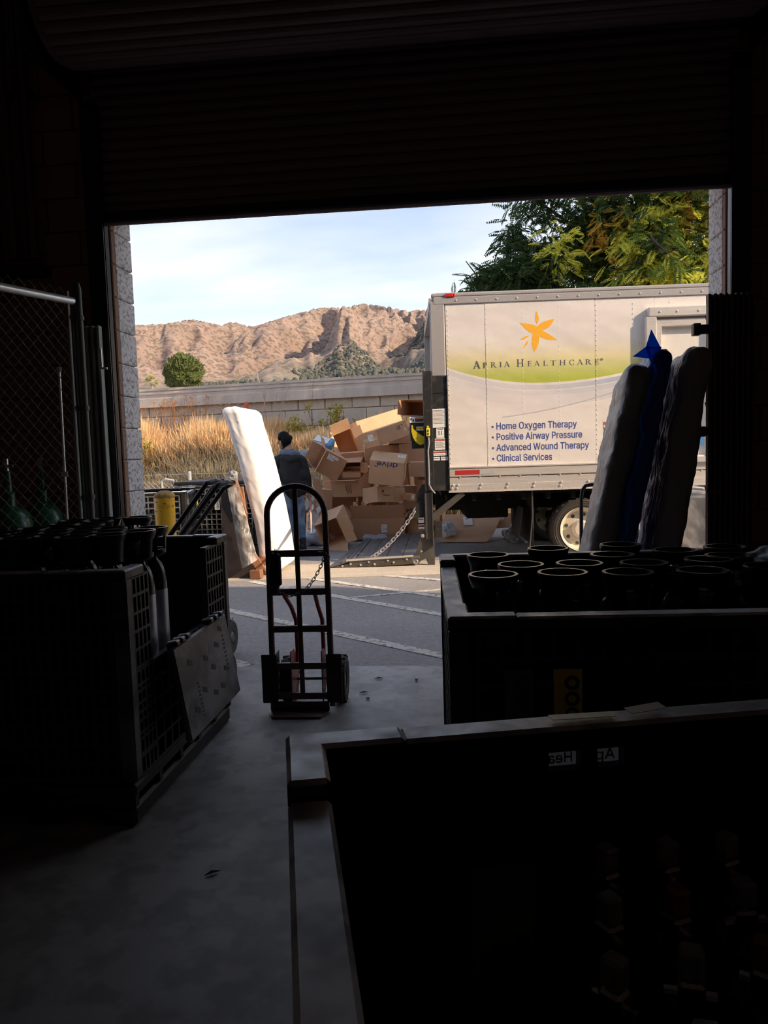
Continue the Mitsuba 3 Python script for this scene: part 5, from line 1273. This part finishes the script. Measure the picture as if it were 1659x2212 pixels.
# ---------------------------------------------------------------- bollard, bins outside, cart and wrapped box by the mattresses, low fence
bo = thing('bollard', 'yellow steel bollard with a rust-spotted domed cap outside the doorway', 'bollard')
add('post', MB().lathe([(0, 0), (0.082, 0), (0.082, 1.075), (0.080, 1.085), (0, 1.085)], 32, c=(-1.83, 6.42, 0)), 'yellow_paint', bo, smooth=40)
add('domed_cap', MB().lathe([(0.084, 1.07), (0.087, 1.085), (0.082, 1.10), (0.06, 1.118), (0.03, 1.128), (0, 1.130)], 32, c=(-1.83, 6.42, 0)), 'rust_dome', bo, smooth=40)
for i, (lb, loc, rz) in enumerate((('black bulk bin with a yellow side label standing behind the yellow bollard', (-2.95, 9.45, 0), 8), ('black bulk bin with yellow and white ring labels between the bollard and the bed frame', (-2.22, 11.0, 0), -6))):
    b_, Tb = bulk_bin(lb, loc, rz, w=1.14, d=1.14, h=1.0, open_grid=True)
    for nm, ang in (('front_grid', 0), ('side_grid', 90)):
        Pg = Tb @ M4((0, 0, 0.18), rot(0, 0, ang)) @ M4((0, -0.574, 0))
        g = MB(Pg)
        for q_ in range(15):
            g.box(((q_ / 14 - 0.5) * 0.99, 0, 0.39), (0.014, 0.008, 0.76))
        for q_ in range(12):
            g.box((0, 0, 0.01 + q_ / 11 * 0.76), (0.99, 0.008, 0.014))
        add(nm, g, 'bin_worn', b_)
    if i == 0:
        dots_label(Tb @ M4((0.582, 0.05, 0.72), rot(0, 0, 90)), 'bin_yellow', b_)
    else:
        dots_label(Tb @ M4((-0.28, -0.588, 0.74)), 'bin_yellow', b_)
        dots_label(Tb @ M4((0.02, -0.588, 0.74)), 'bin_white', b_)
add('bin_lid', MB(M4((-2.22, 11.0, 1.03), rot(0, 0, -6))).box((0, 0, 0), (1.16, 1.16, 0.05), bev=0.012), 'bin', label='flat black lid on the bin with yellow and white ring labels', cat='lid')
uc = thing('tube_cart', 'black tubular cart handle rising beside the wrapped mattresses', 'cart')
hp = [(1.44, 5.62, 0.15), (1.443, 5.6, 1.02), (1.452, 5.6, 1.075), (1.475, 5.6, 1.105), (1.52, 5.6, 1.112), (1.80, 5.6, 1.112), (1.84, 5.6, 1.09), (1.85, 5.6, 1.02), (1.85, 5.62, 0.15)]
add('handle', MB().tube(hp, 0.014, 10), 'black_steel', uc, smooth=40)
add('cross_bar', MB().cyl((1.443, 5.61, 0.55), (1.85, 5.61, 0.55), 0.010), 'black_steel', uc)
add('toe_plate', MB().box((1.645, 5.50, 0.02), (0.42, 0.24, 0.01)).box((1.645, 5.62, 0.09), (0.42, 0.01, 0.15)), 'black_steel', uc)
for x in (1.40, 1.89):
    add('wheel', MB(frame((x, 5.70, 0.10), (0, 0, 1), (1, 0, 0))).lathe([(0, -0.02), (0.08, -0.024), (0.098, -0.012), (0.10, 0.0), (0.098, 0.012), (0.08, 0.024), (0, 0.02)], 20), 'rubber', uc)
wx = thing('wrapped_box', 'grey box under clear plastic film standing outside behind the leaning mattresses', 'box')
add('box', MB(M4((2.75, 6.75, 0.47), rot(0, 0, -14))).box((0, 0, 0), (0.52, 0.48, 0.94), bev=0.02).box((0, -0.02, 0.47), (0.46, 0.40, 0.05), rot(0, 8, 0), 0.01), 'bag_grey', wx)
add('plastic_film', MB(M4((2.75, 6.75, 0.50), rot(0, 6, -14))).add(*softbox((0.60, 0.56, 0.98), 0.05, 0.03, lambda p, n: 0.03 * (ridged(p * np.array([6, 6, 3.0]), 31) - 0.5))), 'clear_wrap', wx, smooth=40, label='clear plastic film')
lf = thing('low_chain_link_fence', 'low chain-link fence at the edge of the dry grass', 'fence')
add('wire_mesh', chainlink((-7.0, 13.9), (-1.2, 13.6), 0.55, 0.965, 0.085, 0.004), 'wire_sun', lf)
for x in (-6.4, -3.46, -0.9):
    add('post', MB().lathe([(0, 0), (0.03, 0), (0.03, 1.11), (0.02, 1.125), (0, 1.13)], 12, c=(x, 13.8 - 0.05 * (x + 3.4), 0)), 'bin_white', lf, label='pale post')
add('wire_strand', MB().tube([(-7, 13.9, 1.06), (-3.46, 13.8, 1.08), (-1.0, 13.6, 1.05)], 0.004, 4), 'wire_sun', lf)
add('bent_pipe', MB().tube([(-3.95, 13.75, 0.70), (-3.95, 13.75, 0.96), (-3.88, 13.73, 1.0), (-3.72, 13.7, 0.97)], 0.022, 8), 'bin_white', lf)

# ---------------------------------------------------------------- grass bank, highway wall
Wd = np.array([7.574, -2.30]) / np.linalg.norm([7.574, -2.30])
Wn = np.array([-0.2906, -0.9568])
W0 = np.array([-6.42, 20.8])


def bank_z(x, y):
    s = -((np.stack([x, y], -1) - W0) @ Wn)      # distance short of the wall is negative
    front = 14.3
    back = 20.8 - (x + 6.42) * 0.3037
    t = np.clip((y - front) / (back - front), 0, 1)
    return 0.02 + 1.25 * t * t * (3 - 2 * t)


nx, ny = 60, 24
xs = np.linspace(-16, 6, nx)
X = np.repeat(xs[:, None], ny, 1)
back = 20.8 - (xs + 6.42) * 0.3037
Y = 14.3 + (back - 14.3 + 0.3)[:, None] * np.linspace(0, 1, ny)[None]
Z = bank_z(X, Y) + 0.08 * (meshkit.noise(np.stack([X, Y, 0 * X], -1) * 1.3, 2) - 0.5) * (Y > 14.5)
add('grass_bank', (np.stack([X, Y, Z], -1).reshape(-1, 3), grid(nx, ny)), 'earth', smooth=True, kind='structure')


def blades(n, box_, hts, m, name, label, parent=None, lean=0.25, width=0.006, seed=1, head=True):
    r = np.random.default_rng(seed)
    x = r.uniform(box_[0], box_[1], n)
    back = 20.8 - (x + 6.42) * 0.3037
    t = r.uniform(box_[2], box_[3], n)
    y = 14.5 + (back - 14.6) * t
    clump = meshkit.noise(np.stack([x * 1.4, y * 1.4, 0 * x], -1), 9)
    h = r.uniform(hts[0], hts[1], n) * (0.55 + 0.75 * clump)
    z = bank_z(x, y)
    a, l = r.uniform(0, 2 * np.pi, n), r.normal(0, lean, n)
    p0 = np.stack([x, y, z], 1)
    d1 = np.stack([np.cos(a) * l * 0.35, np.sin(a) * l * 0.35, np.full(n, 0.62)], 1) * h[:, None]
    d2 = np.stack([np.cos(a) * l, np.sin(a) * l, np.full(n, 0.97)], 1) * h[:, None]
    b = r.uniform(0, np.pi, n)
    wv = np.stack([np.cos(b), np.sin(b), 0 * b], 1) * width
    V = np.stack([p0 - wv, p0 + wv, p0 + d1 - wv * 0.9, p0 + d1 + wv * 0.9, p0 + d2 - d1 * 0.28 - wv * 1.9 * head, p0 + d2 - d1 * 0.28 + wv * 1.9 * head, p0 + d2], 1)
    F = np.array([[0, 1, 3], [0, 3, 2], [2, 3, 5], [2, 5, 4], [4, 5, 6]])
    F = (np.arange(n)[:, None, None] * 7 + F[None]).reshape(-1, 3)
    return add(name, (V.reshape(-1, 3), F), m, parent, label=label, cat=None if parent else 'grass', kind='stuff')


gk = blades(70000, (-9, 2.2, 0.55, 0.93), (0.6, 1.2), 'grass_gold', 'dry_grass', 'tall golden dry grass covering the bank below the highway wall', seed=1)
blades(60000, (-9, 1.8, 0.0, 0.64), (0.45, 0.95), 'grass_shaded', 'dull_grass', 'grass low on the bank, its shade painted in as duller brown', gk, lean=0.5, seed=2)  # shade of the lower bank put into a duller blade colour
blades(1500, (-9, 2, 0.4, 0.93), (0.5, 1.3), 'weed_rust', 'rust_stems', None, gk, seed=4)
r3 = np.random.default_rng(12)


def weed(x, y, h, m, label, n=14, leafy=False):
    z0 = float(bank_z(np.array(x), np.array(y)))
    t = thing('tall_weed', label, 'weed')
    st = MB()
    tips = []
    for i in range(n):
        b = np.array([x, y, z0]) + np.array([r3.normal(0, 0.10), r3.normal(0, 0.08), 0])
        tp = b + np.array([r3.normal(0, 0.22) * h * 0.7, r3.normal(0, 0.1), h * r3.uniform(0.6, 1.0)])
        md = (b + tp) / 2 + np.array([r3.normal(0, 0.03), 0, 0])
        st.tube([b, md, tp], [0.011, 0.009, 0.005], 4)
        for q in range(5):
            s = md + (tp - md) * r3.uniform(0, 1)
            e = s + np.array([r3.normal(0, 0.09), r3.normal(0, 0.05), r3.uniform(0.03, 0.14)])
            st.tube([s, e], [0.004, 0.003], 3)
            tips += [e, tp]
    add('stalks', st, m, t)
    lf_ = MB()
    for e in tips:
        for q in range(4 if leafy else 2):
            c = e + r3.normal(0, 0.035, 3)
            lf_.add(*quad(c + (np.array([[-.02, 0, 0], [0, 0, -.012], [.02, 0, 0], [0, 0, .014]]) * (1.5 if leafy else 0.8)) @ rot(*r3.uniform(-180, 180, 3)).T, 0.002).out())
    add('leaves' if leafy else 'seed_heads', lf_, 'weed_green' if leafy else m, t, kind='stuff')


weed(-5.15, 19.0, 1.75, 'weed_rust', 'tall rusty weed standing before the highway wall beside the block pilaster', 16)
weed(-4.55, 19.2, 1.75, 'weed_rust', 'tall branching rusty weed above the grass, second from the block pilaster', 14)
weed(-3.75, 19.2, 1.5, 'pale_wood', 'thin pale weed rising behind the white mattress top', 10)
weed(-2.95, 19.0, 2.15, 'pale_wood', 'tallest thin pale weed crossing the highway barrier above the white mattress', 9)
weed(-1.95, 18.2, 1.15, 'weed_rust', 'leafy yellow-green weed above the man\'s head', 12, True)
weed(-1.15, 18.6, 1.35, 'weed_rust', 'yellow-flowered bush weed between the man and the heap', 14, True)
weed(-0.8, 17.2, 0.9, 'weed_rust', 'low leafy green weed behind the tipped box', 12, True)
weed(-5.4, 17.4, 1.2, 'weed_rust', 'leafy yellow-green weed beside the block pilaster', 12, True)
add('marker_post', MB().lathe([(0, 1.0), (0.05, 1.0), (0.05, 2.62), (0.035, 2.66), (0, 2.66)], 14, c=(-3.28, 18.95, 0)).box((-3.28, 18.95, 0.6), (0.06, 0.06, 1.0)), 'orange_post', label='orange marker post sticking up behind the white mattress top', cat='post')
TWL = np.eye(4)
TWL[:3, 0], TWL[:3, 1], TWL[:3, 3] = [Wd[0], Wd[1], 0], [-Wn[0], -Wn[1], 0], [W0[0], W0[1], 0]      # x along the wall, y away from the viewer
hwy = add('highway_wall', MB(TWL).box((4, 0.32, 1.35), (34, 0.4, 2.8)), 'msewall', kind='structure')
for row in range(5):
    for c in range(34):
        w = 0.72
        x0 = -7.0 + c * w + (0.36 if row % 2 else 0)
        z0 = 0.85 + row * 0.40
        dz = 0.06 * ((c + row) % 2)
        add('wall_panel', MB(TWL).box((x0 + w / 2, 0.09 + 0.012 * ((c * 7 + row * 3) % 3), z0 + 0.2), (w - 0.02, 0.1, 0.385), bev=0.012), 'msewall', hwy)
prof = [(0.10, 2.70), (-0.13, 2.70), (-0.13, 2.93), (-0.06, 2.945), (-0.06, 3.03), (-0.09, 3.04), (-0.09, 3.085), (-0.02, 3.10), (-0.02, 3.13), (-0.06, 3.14), (-0.06, 3.20), (0.25, 3.21), (0.3, 2.7)]
TPR = TWL @ np.array([[0, 0, 1, -13.0], [1, 0, 0, 0], [0, 1, 0, 0], [0, 0, 0, 1.0]])
for i in range(9):
    add('barrier_segment', MB(TPR @ M4((0, 0, i * 3.6))).prism([(a, b) for a, b in prof], 3.594), 'barrier', hwy)

# ---------------------------------------------------------------- ground beyond the highway, hills
sky_pts = np.array([(-60, 7.0), (-45, 8.2), (-33, 8.0), (-26, 8.6), (-21, 8.9), (-17.09, 9.095), (-15.43, 9.181), (-13.35, 9.516), (-12.56, 9.363), (-11.27, 9.112), (-10.61, 9.368), (-9.14, 9.011), (-8.47, 9.199), (-6.62, 9.73), (-4.24, 10.276), (-2.39, 10.271), (-1.03, 10.495), (0.49, 10.258), (2.17, 9.878), (3.8, 9.944), (8, 9.4), (14, 8.8), (20, 9.0), (30, 8.2), (45, 8.4), (60, 7.2)])
az = np.radians(np.r_[np.linspace(-60, -20, 60)[:-1], np.linspace(-20, 6, 430), np.linspace(6, 60, 80)[1:]])
rr = np.r_[np.geomspace(27, 600, 50)[:-1], np.linspace(600, 2600, 260)]
AZ, RR = np.meshgrid(az, rr, indexing='ij')
X, Y = RR * np.sin(AZ), RR * np.cos(AZ)
base = np.interp(RR, [27, 60, 150, 300, 600, 950, 1200, 2600], [2.9, 4.2, 8, 22, 52, 78, 95, 120])
sm = np.clip((RR - 780) / 1150, 0, 1)
sm = sm * sm * (3 - 2 * sm)
wx_, wy_ = X - 0.20 * (Y - 2000), Y
wrp = 70 * (meshkit.fbm(np.stack([X / 260, Y / 260, 0 * X], -1), 3, 5) - 0.5)
tri = lambda u: 1 - 2 * np.abs(u - np.floor(u) - 0.5)
P3 = lambda a, b, o=0.0: np.stack([X / a, Y / b, 0 * X + o], -1)
w1 = 260 * (meshkit.fbm(P3(420, 520), 4, 5) - 0.5) + 60 * (meshkit.fbm(P3(90, 120, 3), 3, 6) - 0.5)
w2 = 120 * (meshkit.fbm(P3(160, 220, 7), 4, 7) - 0.5)
rid = tri((wx_ + 0.6 * w1) / 185)
rid2 = tri((X + 0.12 * (Y - 2000) + 0.5 * w1 + w2) / 85)
rid3 = tri((X - 0.25 * (Y - 2000) + w2) / 36)
relief = (105 * (0.5 + 0.9 * meshkit.noise(P3(500, 500, 2), 8)) * (rid - 0.5) + 36 * (0.4 + 1.0 * meshkit.noise(P3(220, 220, 4), 9)) * (rid2 - 0.5)
          + 13 * (rid3 - 0.5) + 42 * (meshkit.fbm(P3(55, 70), 4, 15) - 0.5))
back_ = np.clip((RR - 1950) / 600, 0, 1)
Zh = base + 265 * sm * (1 - 0.9 * back_) + relief * np.clip(sm * 2.2, 0, 1) * (1 - 0.5 * back_)
foot = np.exp(-((RR - 620) / 160) ** 2) * 16 * meshkit.fbm(np.stack([X / 120, Y / 120, 0 * X + 2], -1), 3, 6) * np.clip((AZ + 0.22) * 8, 0, 1)
Zh = Zh + foot
target = np.tan(np.radians(np.interp(np.degrees(az), sky_pts[:, 0], sky_pts[:, 1])))
from scipy.ndimage import gaussian_filter1d
for sg_ in (14, 5, 2):
    e = ((Zh - 1.42) / RR).max(1)
    kf = gaussian_filter1d(target / e, sg_)
    wgt = np.clip((RR - 700) / 500, 0, 1)
    Zh = Zh * (1 + (kf[:, None] - 1) * wgt)
hv = np.stack([X, Y, Zh], -1).reshape(-1, 3)
add('hills', (hv, grid(len(az), len(rr))[:, ::-1]), 'hill', smooth=True, kind='structure')


def hill_z(x, y):
    a_, r_ = math.atan2(x, y), math.hypot(x, y)
    i = np.clip(np.searchsorted(az, a_), 1, len(az) - 1)
    j = np.clip(np.searchsorted(rr, r_), 1, len(rr) - 1)
    return float(min(Zh[i - 1:i + 1, j - 1:j + 1].ravel()))


# scrub trees on the lower slopes
blob = [trimesh.creation.icosphere(1) for _ in range(4)]
bv = []
for i, b in enumerate(blob):
    v = np.array(b.vertices)
    bv.append(v * (1 + 0.6 * (meshkit.noise(v * 2.2 + i * 5, i) - 0.5))[:, None])
bf_ = np.array(blob[0].faces)
V, F, n0 = [], [], 0
r4 = np.random.default_rng(8)
while len(V) < 9000:
    a_, r_ = math.radians(r4.uniform(-14, 9)), r4.uniform(330, 1500)
    x, y = r_ * math.sin(a_), r_ * math.cos(a_)
    if meshkit.noise(np.array([x / 60, y / 90, 3.0]), 3) < 0.42 or r_ > 800 + 640 * (math.degrees(a_) + 14) / 20:
        continue
    if abs(x - 9) < 20 and abs(y - 880) < 20:
        continue
    s = r4.uniform(0.9, 2.4) * (0.6 + r_ / 1500)
    V.append(bv[len(V) % 4] * np.array([s, s, s * 1.15]) + np.array([x, y, hill_z(x, y) + s * 0.6]))
    F.append(bf_ + n0)
    n0 += len(bv[0])
add('scrub_trees', (np.concatenate(V), np.concatenate(F)), 'scrub', smooth=True, label='dark scrub trees dotted over the lower slopes beyond the highway', cat='scrub', kind='stuff')

# ---------------------------------------------------------------- trees and small far things beyond the wall
rt = thing('round_tree', 'round dense evergreen tree rising above the highway barrier', 'tree')
c = np.array([-15.15, 60, 7.7])
add('trunk', MB().cyl((c[0], 60, 3.8), (c[0], 60, 7.4), 0.16, 8), 'bark', rt)
V, F, n0 = [], [], 0
N = 2600
d = r4.normal(size=(N, 3))
d /= np.linalg.norm(d, axis=1, keepdims=True)
lump = 0.70 + 0.62 * meshkit.noise(d * 3.1 + 4, 3)
pts = d * np.array([1.28, 1.28, 1.28]) * lump[:, None] * (r4.uniform(0.75, 1.0, N) ** 0.5)[:, None] + c
pts[:, 2] = np.maximum(pts[:, 2], c[2] - 0.9)
tet = np.array([[0, 0, 0.16], [0.055, 0, -0.05], [-0.03, 0.05, -0.05], [-0.03, -0.05, -0.05]])
tf_ = np.array([[0, 1, 2], [0, 2, 3], [0, 3, 1], [1, 3, 2]])
Rr = Rotation.from_rotvec(r4.normal(0, 0.5, (N, 3)) + np.stack([-d[:, 1], d[:, 0], 0 * d[:, 0]], 1) * 0.6).as_matrix()
V = (np.einsum('nij,kj->nki', Rr, tet * 2.0) + pts[:, None]).reshape(-1, 3)
add('foliage', (V, (np.arange(N)[:, None, None] * 4 + tf_[None]).reshape(-1, 3)), 'pine', rt, kind='stuff')
add('crown', MB().add(*(lambda s: (np.array(s.vertices) * 1.0 * (0.72 + 0.6 * meshkit.noise(np.array(s.vertices) * 3.1 + 4, 3))[:, None] + c, np.array(s.faces)))(trimesh.creation.icosphere(3))), 'pine', rt, smooth=True)
pt = thing('palm_tree', 'small pale palm tree beside the block pilaster, above the highway barrier', 'tree')
pcn = np.array([-20.5, 70, 8.1])
add('trunk', MB().cyl((pcn[0], 70, 4.0), (pcn[0], 70, 8.0), 0.2, 8), 'pale_wood', pt)
m = MB()
for i in range(46):
    a, el = r4.uniform(0, 2 * np.pi), r4.uniform(-0.7, 1.2)
    dr1 = np.array([math.cos(a) * math.cos(el), math.sin(a) * math.cos(el), math.sin(el)])
    side = np.cross(dr1, [0, 0, 1.0])
    side /= np.linalg.norm(side) + 1e-6
    L = r4.uniform(0.6, 0.95)
    for q in np.linspace(-0.6, 0.6, 7):
        e = pcn + dr1 * L * (1 - 0.25 * abs(q)) + side * q * 0.55 + np.array([0, 0, -0.18 * abs(q)])
        b = pcn + dr1 * 0.35 * L
        w = np.array([0.02, 0.02, 0.025])
        m.add(np.array([b - w, b + w, e]), [[0, 1, 2]])
add('fronds', m, 'palm', pt, kind='stuff')
bt_ = thing('bare_tree', 'bare pale tree above the highway barrier behind the white mattress', 'tree')
m = MB()


def branch(p, d, L, r, lv):
    q = p + d * L
    m.tube([p, (p + q) / 2 + r4.normal(0, 0.04, 3) * L, q], [r, r * 0.8, r * 0.55], 4)
    if lv:
        for _ in range(3):
            e = d + r4.normal(0, 0.42, 3)
            branch(q, e / np.linalg.norm(e), L * r4.uniform(0.6, 0.8), r * 0.55, lv - 1)


branch(np.array([-6.84, 45, 3.6]), np.array([0.05, 0, 1.0]), 0.9, 0.07, 4)
add('branches', m, 'pale_wood', bt_)
up = thing('utility_pole', 'small dark utility pole on the slope above the highway barrier', 'pole')
add('shaft', MB().cyl((-3.43, 120, 6.0), (-3.43, 120, 14.2), 0.14, 8), 'ink', up)
add('cross_arm', MB().box((-3.43, 120, 13.7), (1.4, 0.15, 0.16)), 'ink', up)
fb = thing('far_building', 'tiny pale building on the hillside below the summit', 'building')
x, y = 6.0, 880.0
z = hill_z(x, y)
add('wall', MB().box((x, y, z + 3), (16, 8, 8)).box((x + 9, y, z + 2), (8, 8, 6)), 'barrier', fb)
add('roof', MB().box((x, y, z + 7.4), (17, 9, 0.8)).box((x + 9, y, z + 5.4), (9, 9, 0.7)), 'bark', fb)
for i, (x, y) in enumerate(((-28.0, 110), (-25.6, 111), (-22.5, 112), (-20.4, 109), (-17.5, 110))):
    h = thing('far_house', 'tiny pale house roof just above the highway barrier beside the round tree', 'building', 'tiny houses above the highway barrier')
    add('wall', MB().box((x, y, 8.6), (1.8, 1.5, 2.6)), 'white_paint', h)
    add('roof', MB().prism([(-1.05, 0), (1.05, 0), (0, 0.55)], 1.7, frame((x, y + 0.85, 9.9), (1, 0, 0), (0, -1, 0))), 'barrier', h)

# ---------------------------------------------------------------- the big feathery tree behind the truck
tr = thing('feathery_tree', 'large feathery tree with dark and yellow leaves behind the white truck', 'tree')
TC = np.array([6.9, 16.2, 7.2])
m = MB()
pivot = np.array([6.8, 16.3, 2.8])
m.tube([(6.7, 16.4, 0), (6.75, 16.3, 1.5), pivot], [0.28, 0.24, 0.19], 10)
r5 = np.random.default_rng(21)
ends = []
aim = [(2.3, 15.8, 4.9), (2.7, 15.9, 5.6), (2.1, 15.7, 4.5), (3.2, 15.8, 6.3), (3.0, 15.7, 5.1), (3.9, 15.9, 6.9), (2.6, 15.6, 4.7), (4.2, 15.6, 5.7)]
for i in range(24):
    a = r5.uniform(0, 2 * np.pi)
    rad, zz = r5.uniform(2.2, 4.2), r5.uniform(4.6, 9.3)
    e = np.array(aim[i]) if i < len(aim) else np.array([TC[0] + rad * math.cos(a), TC[1] + 0.8 * rad * math.sin(a), zz])
    mid = pivot + (e - pivot) * 0.5 + np.array([0, 0, 0.55])
    m.tube([pivot, mid, e], [0.10, 0.06, 0.018], 6)
    for q in range(7):
        s = mid + (e - mid) * r5.uniform(-0.3, 1)
        e2 = s + r5.normal(0, 0.50, 3)
        m.tube([s, e2], [0.022, 0.008], 4)
        ends.append((s, e2))
    if i < len(aim):
        ends += [(e, e + r5.normal(0, 0.3, 3)) for _ in range(6)]
add('branches', m, 'bark', tr)
ends = np.array(ends)
# a pinnate frond: leaflets in pairs along a stalk
fl, ff = [], []
for i in range(11):
    t = 0.10 + 0.030 * i
    L = 0.078 * math.sin(math.pi * (i + 1.8) / 13.5) + 0.012
    for s in (-1, 1):
        b = len(fl)
        fl += [(t, 0, 0.02 * math.sin(i)), (t + 0.017, s * L * 0.5, 0.004), (t + 0.016, s * L, -0.014), (t - 0.014, s * L * 0.5, -0.002)]
        ff += [[b, b + 1, b + 2], [b, b + 2, b + 3]]
b = len(fl)
fl += [(0, -0.003, 0), (0, 0.003, 0), (0.44, 0, -0.01)]
ff += [[b, b + 1, b + 2]]
fl, ff = np.array(fl), np.array(ff)
fl[:, 2] -= 0.55 * fl[:, 0] ** 2


def fronds(centres, size, spread, seed):
    r = np.random.default_rng(seed)
    n = len(centres)
    a = r.uniform(0, 2 * np.pi, n)
    R = Rotation.from_euler('xyz', np.stack([r.normal(0, 0.5, n), r.normal(0.25, 0.45, n), a], 1)).as_matrix()
    s = r.uniform(*size, n)
    V = np.einsum('nij,kj->nki', R, fl) * s[:, None, None] + centres[:, None]
    return V.reshape(-1, 3), (np.arange(n)[:, None, None] * len(fl) + ff[None]).reshape(-1, 3)


def canopy(n, seed, keep):
    r = np.random.default_rng(seed)
    out = []
    while len(out) < n:
        if r.uniform() < 0.60:
            s, e = ends[r.integers(len(ends))]
            p = s + (e - s) * r.uniform(0.1, 1.15) + r.normal(0, 0.16, 3)
        else:
            d = r.normal(size=3)
            d /= np.linalg.norm(d)
            p = TC + d * np.array([3.9, 3.3, 3.2]) * r.uniform(0.35, 1) ** 0.4
        if p[2] < 3.9 or not keep(p):
            continue
        if meshkit.noise(p * 1.05 + 3, 4) < 0.44 and p[0] < 5.6:
            continue
        out.append(p)
    return np.array(out)


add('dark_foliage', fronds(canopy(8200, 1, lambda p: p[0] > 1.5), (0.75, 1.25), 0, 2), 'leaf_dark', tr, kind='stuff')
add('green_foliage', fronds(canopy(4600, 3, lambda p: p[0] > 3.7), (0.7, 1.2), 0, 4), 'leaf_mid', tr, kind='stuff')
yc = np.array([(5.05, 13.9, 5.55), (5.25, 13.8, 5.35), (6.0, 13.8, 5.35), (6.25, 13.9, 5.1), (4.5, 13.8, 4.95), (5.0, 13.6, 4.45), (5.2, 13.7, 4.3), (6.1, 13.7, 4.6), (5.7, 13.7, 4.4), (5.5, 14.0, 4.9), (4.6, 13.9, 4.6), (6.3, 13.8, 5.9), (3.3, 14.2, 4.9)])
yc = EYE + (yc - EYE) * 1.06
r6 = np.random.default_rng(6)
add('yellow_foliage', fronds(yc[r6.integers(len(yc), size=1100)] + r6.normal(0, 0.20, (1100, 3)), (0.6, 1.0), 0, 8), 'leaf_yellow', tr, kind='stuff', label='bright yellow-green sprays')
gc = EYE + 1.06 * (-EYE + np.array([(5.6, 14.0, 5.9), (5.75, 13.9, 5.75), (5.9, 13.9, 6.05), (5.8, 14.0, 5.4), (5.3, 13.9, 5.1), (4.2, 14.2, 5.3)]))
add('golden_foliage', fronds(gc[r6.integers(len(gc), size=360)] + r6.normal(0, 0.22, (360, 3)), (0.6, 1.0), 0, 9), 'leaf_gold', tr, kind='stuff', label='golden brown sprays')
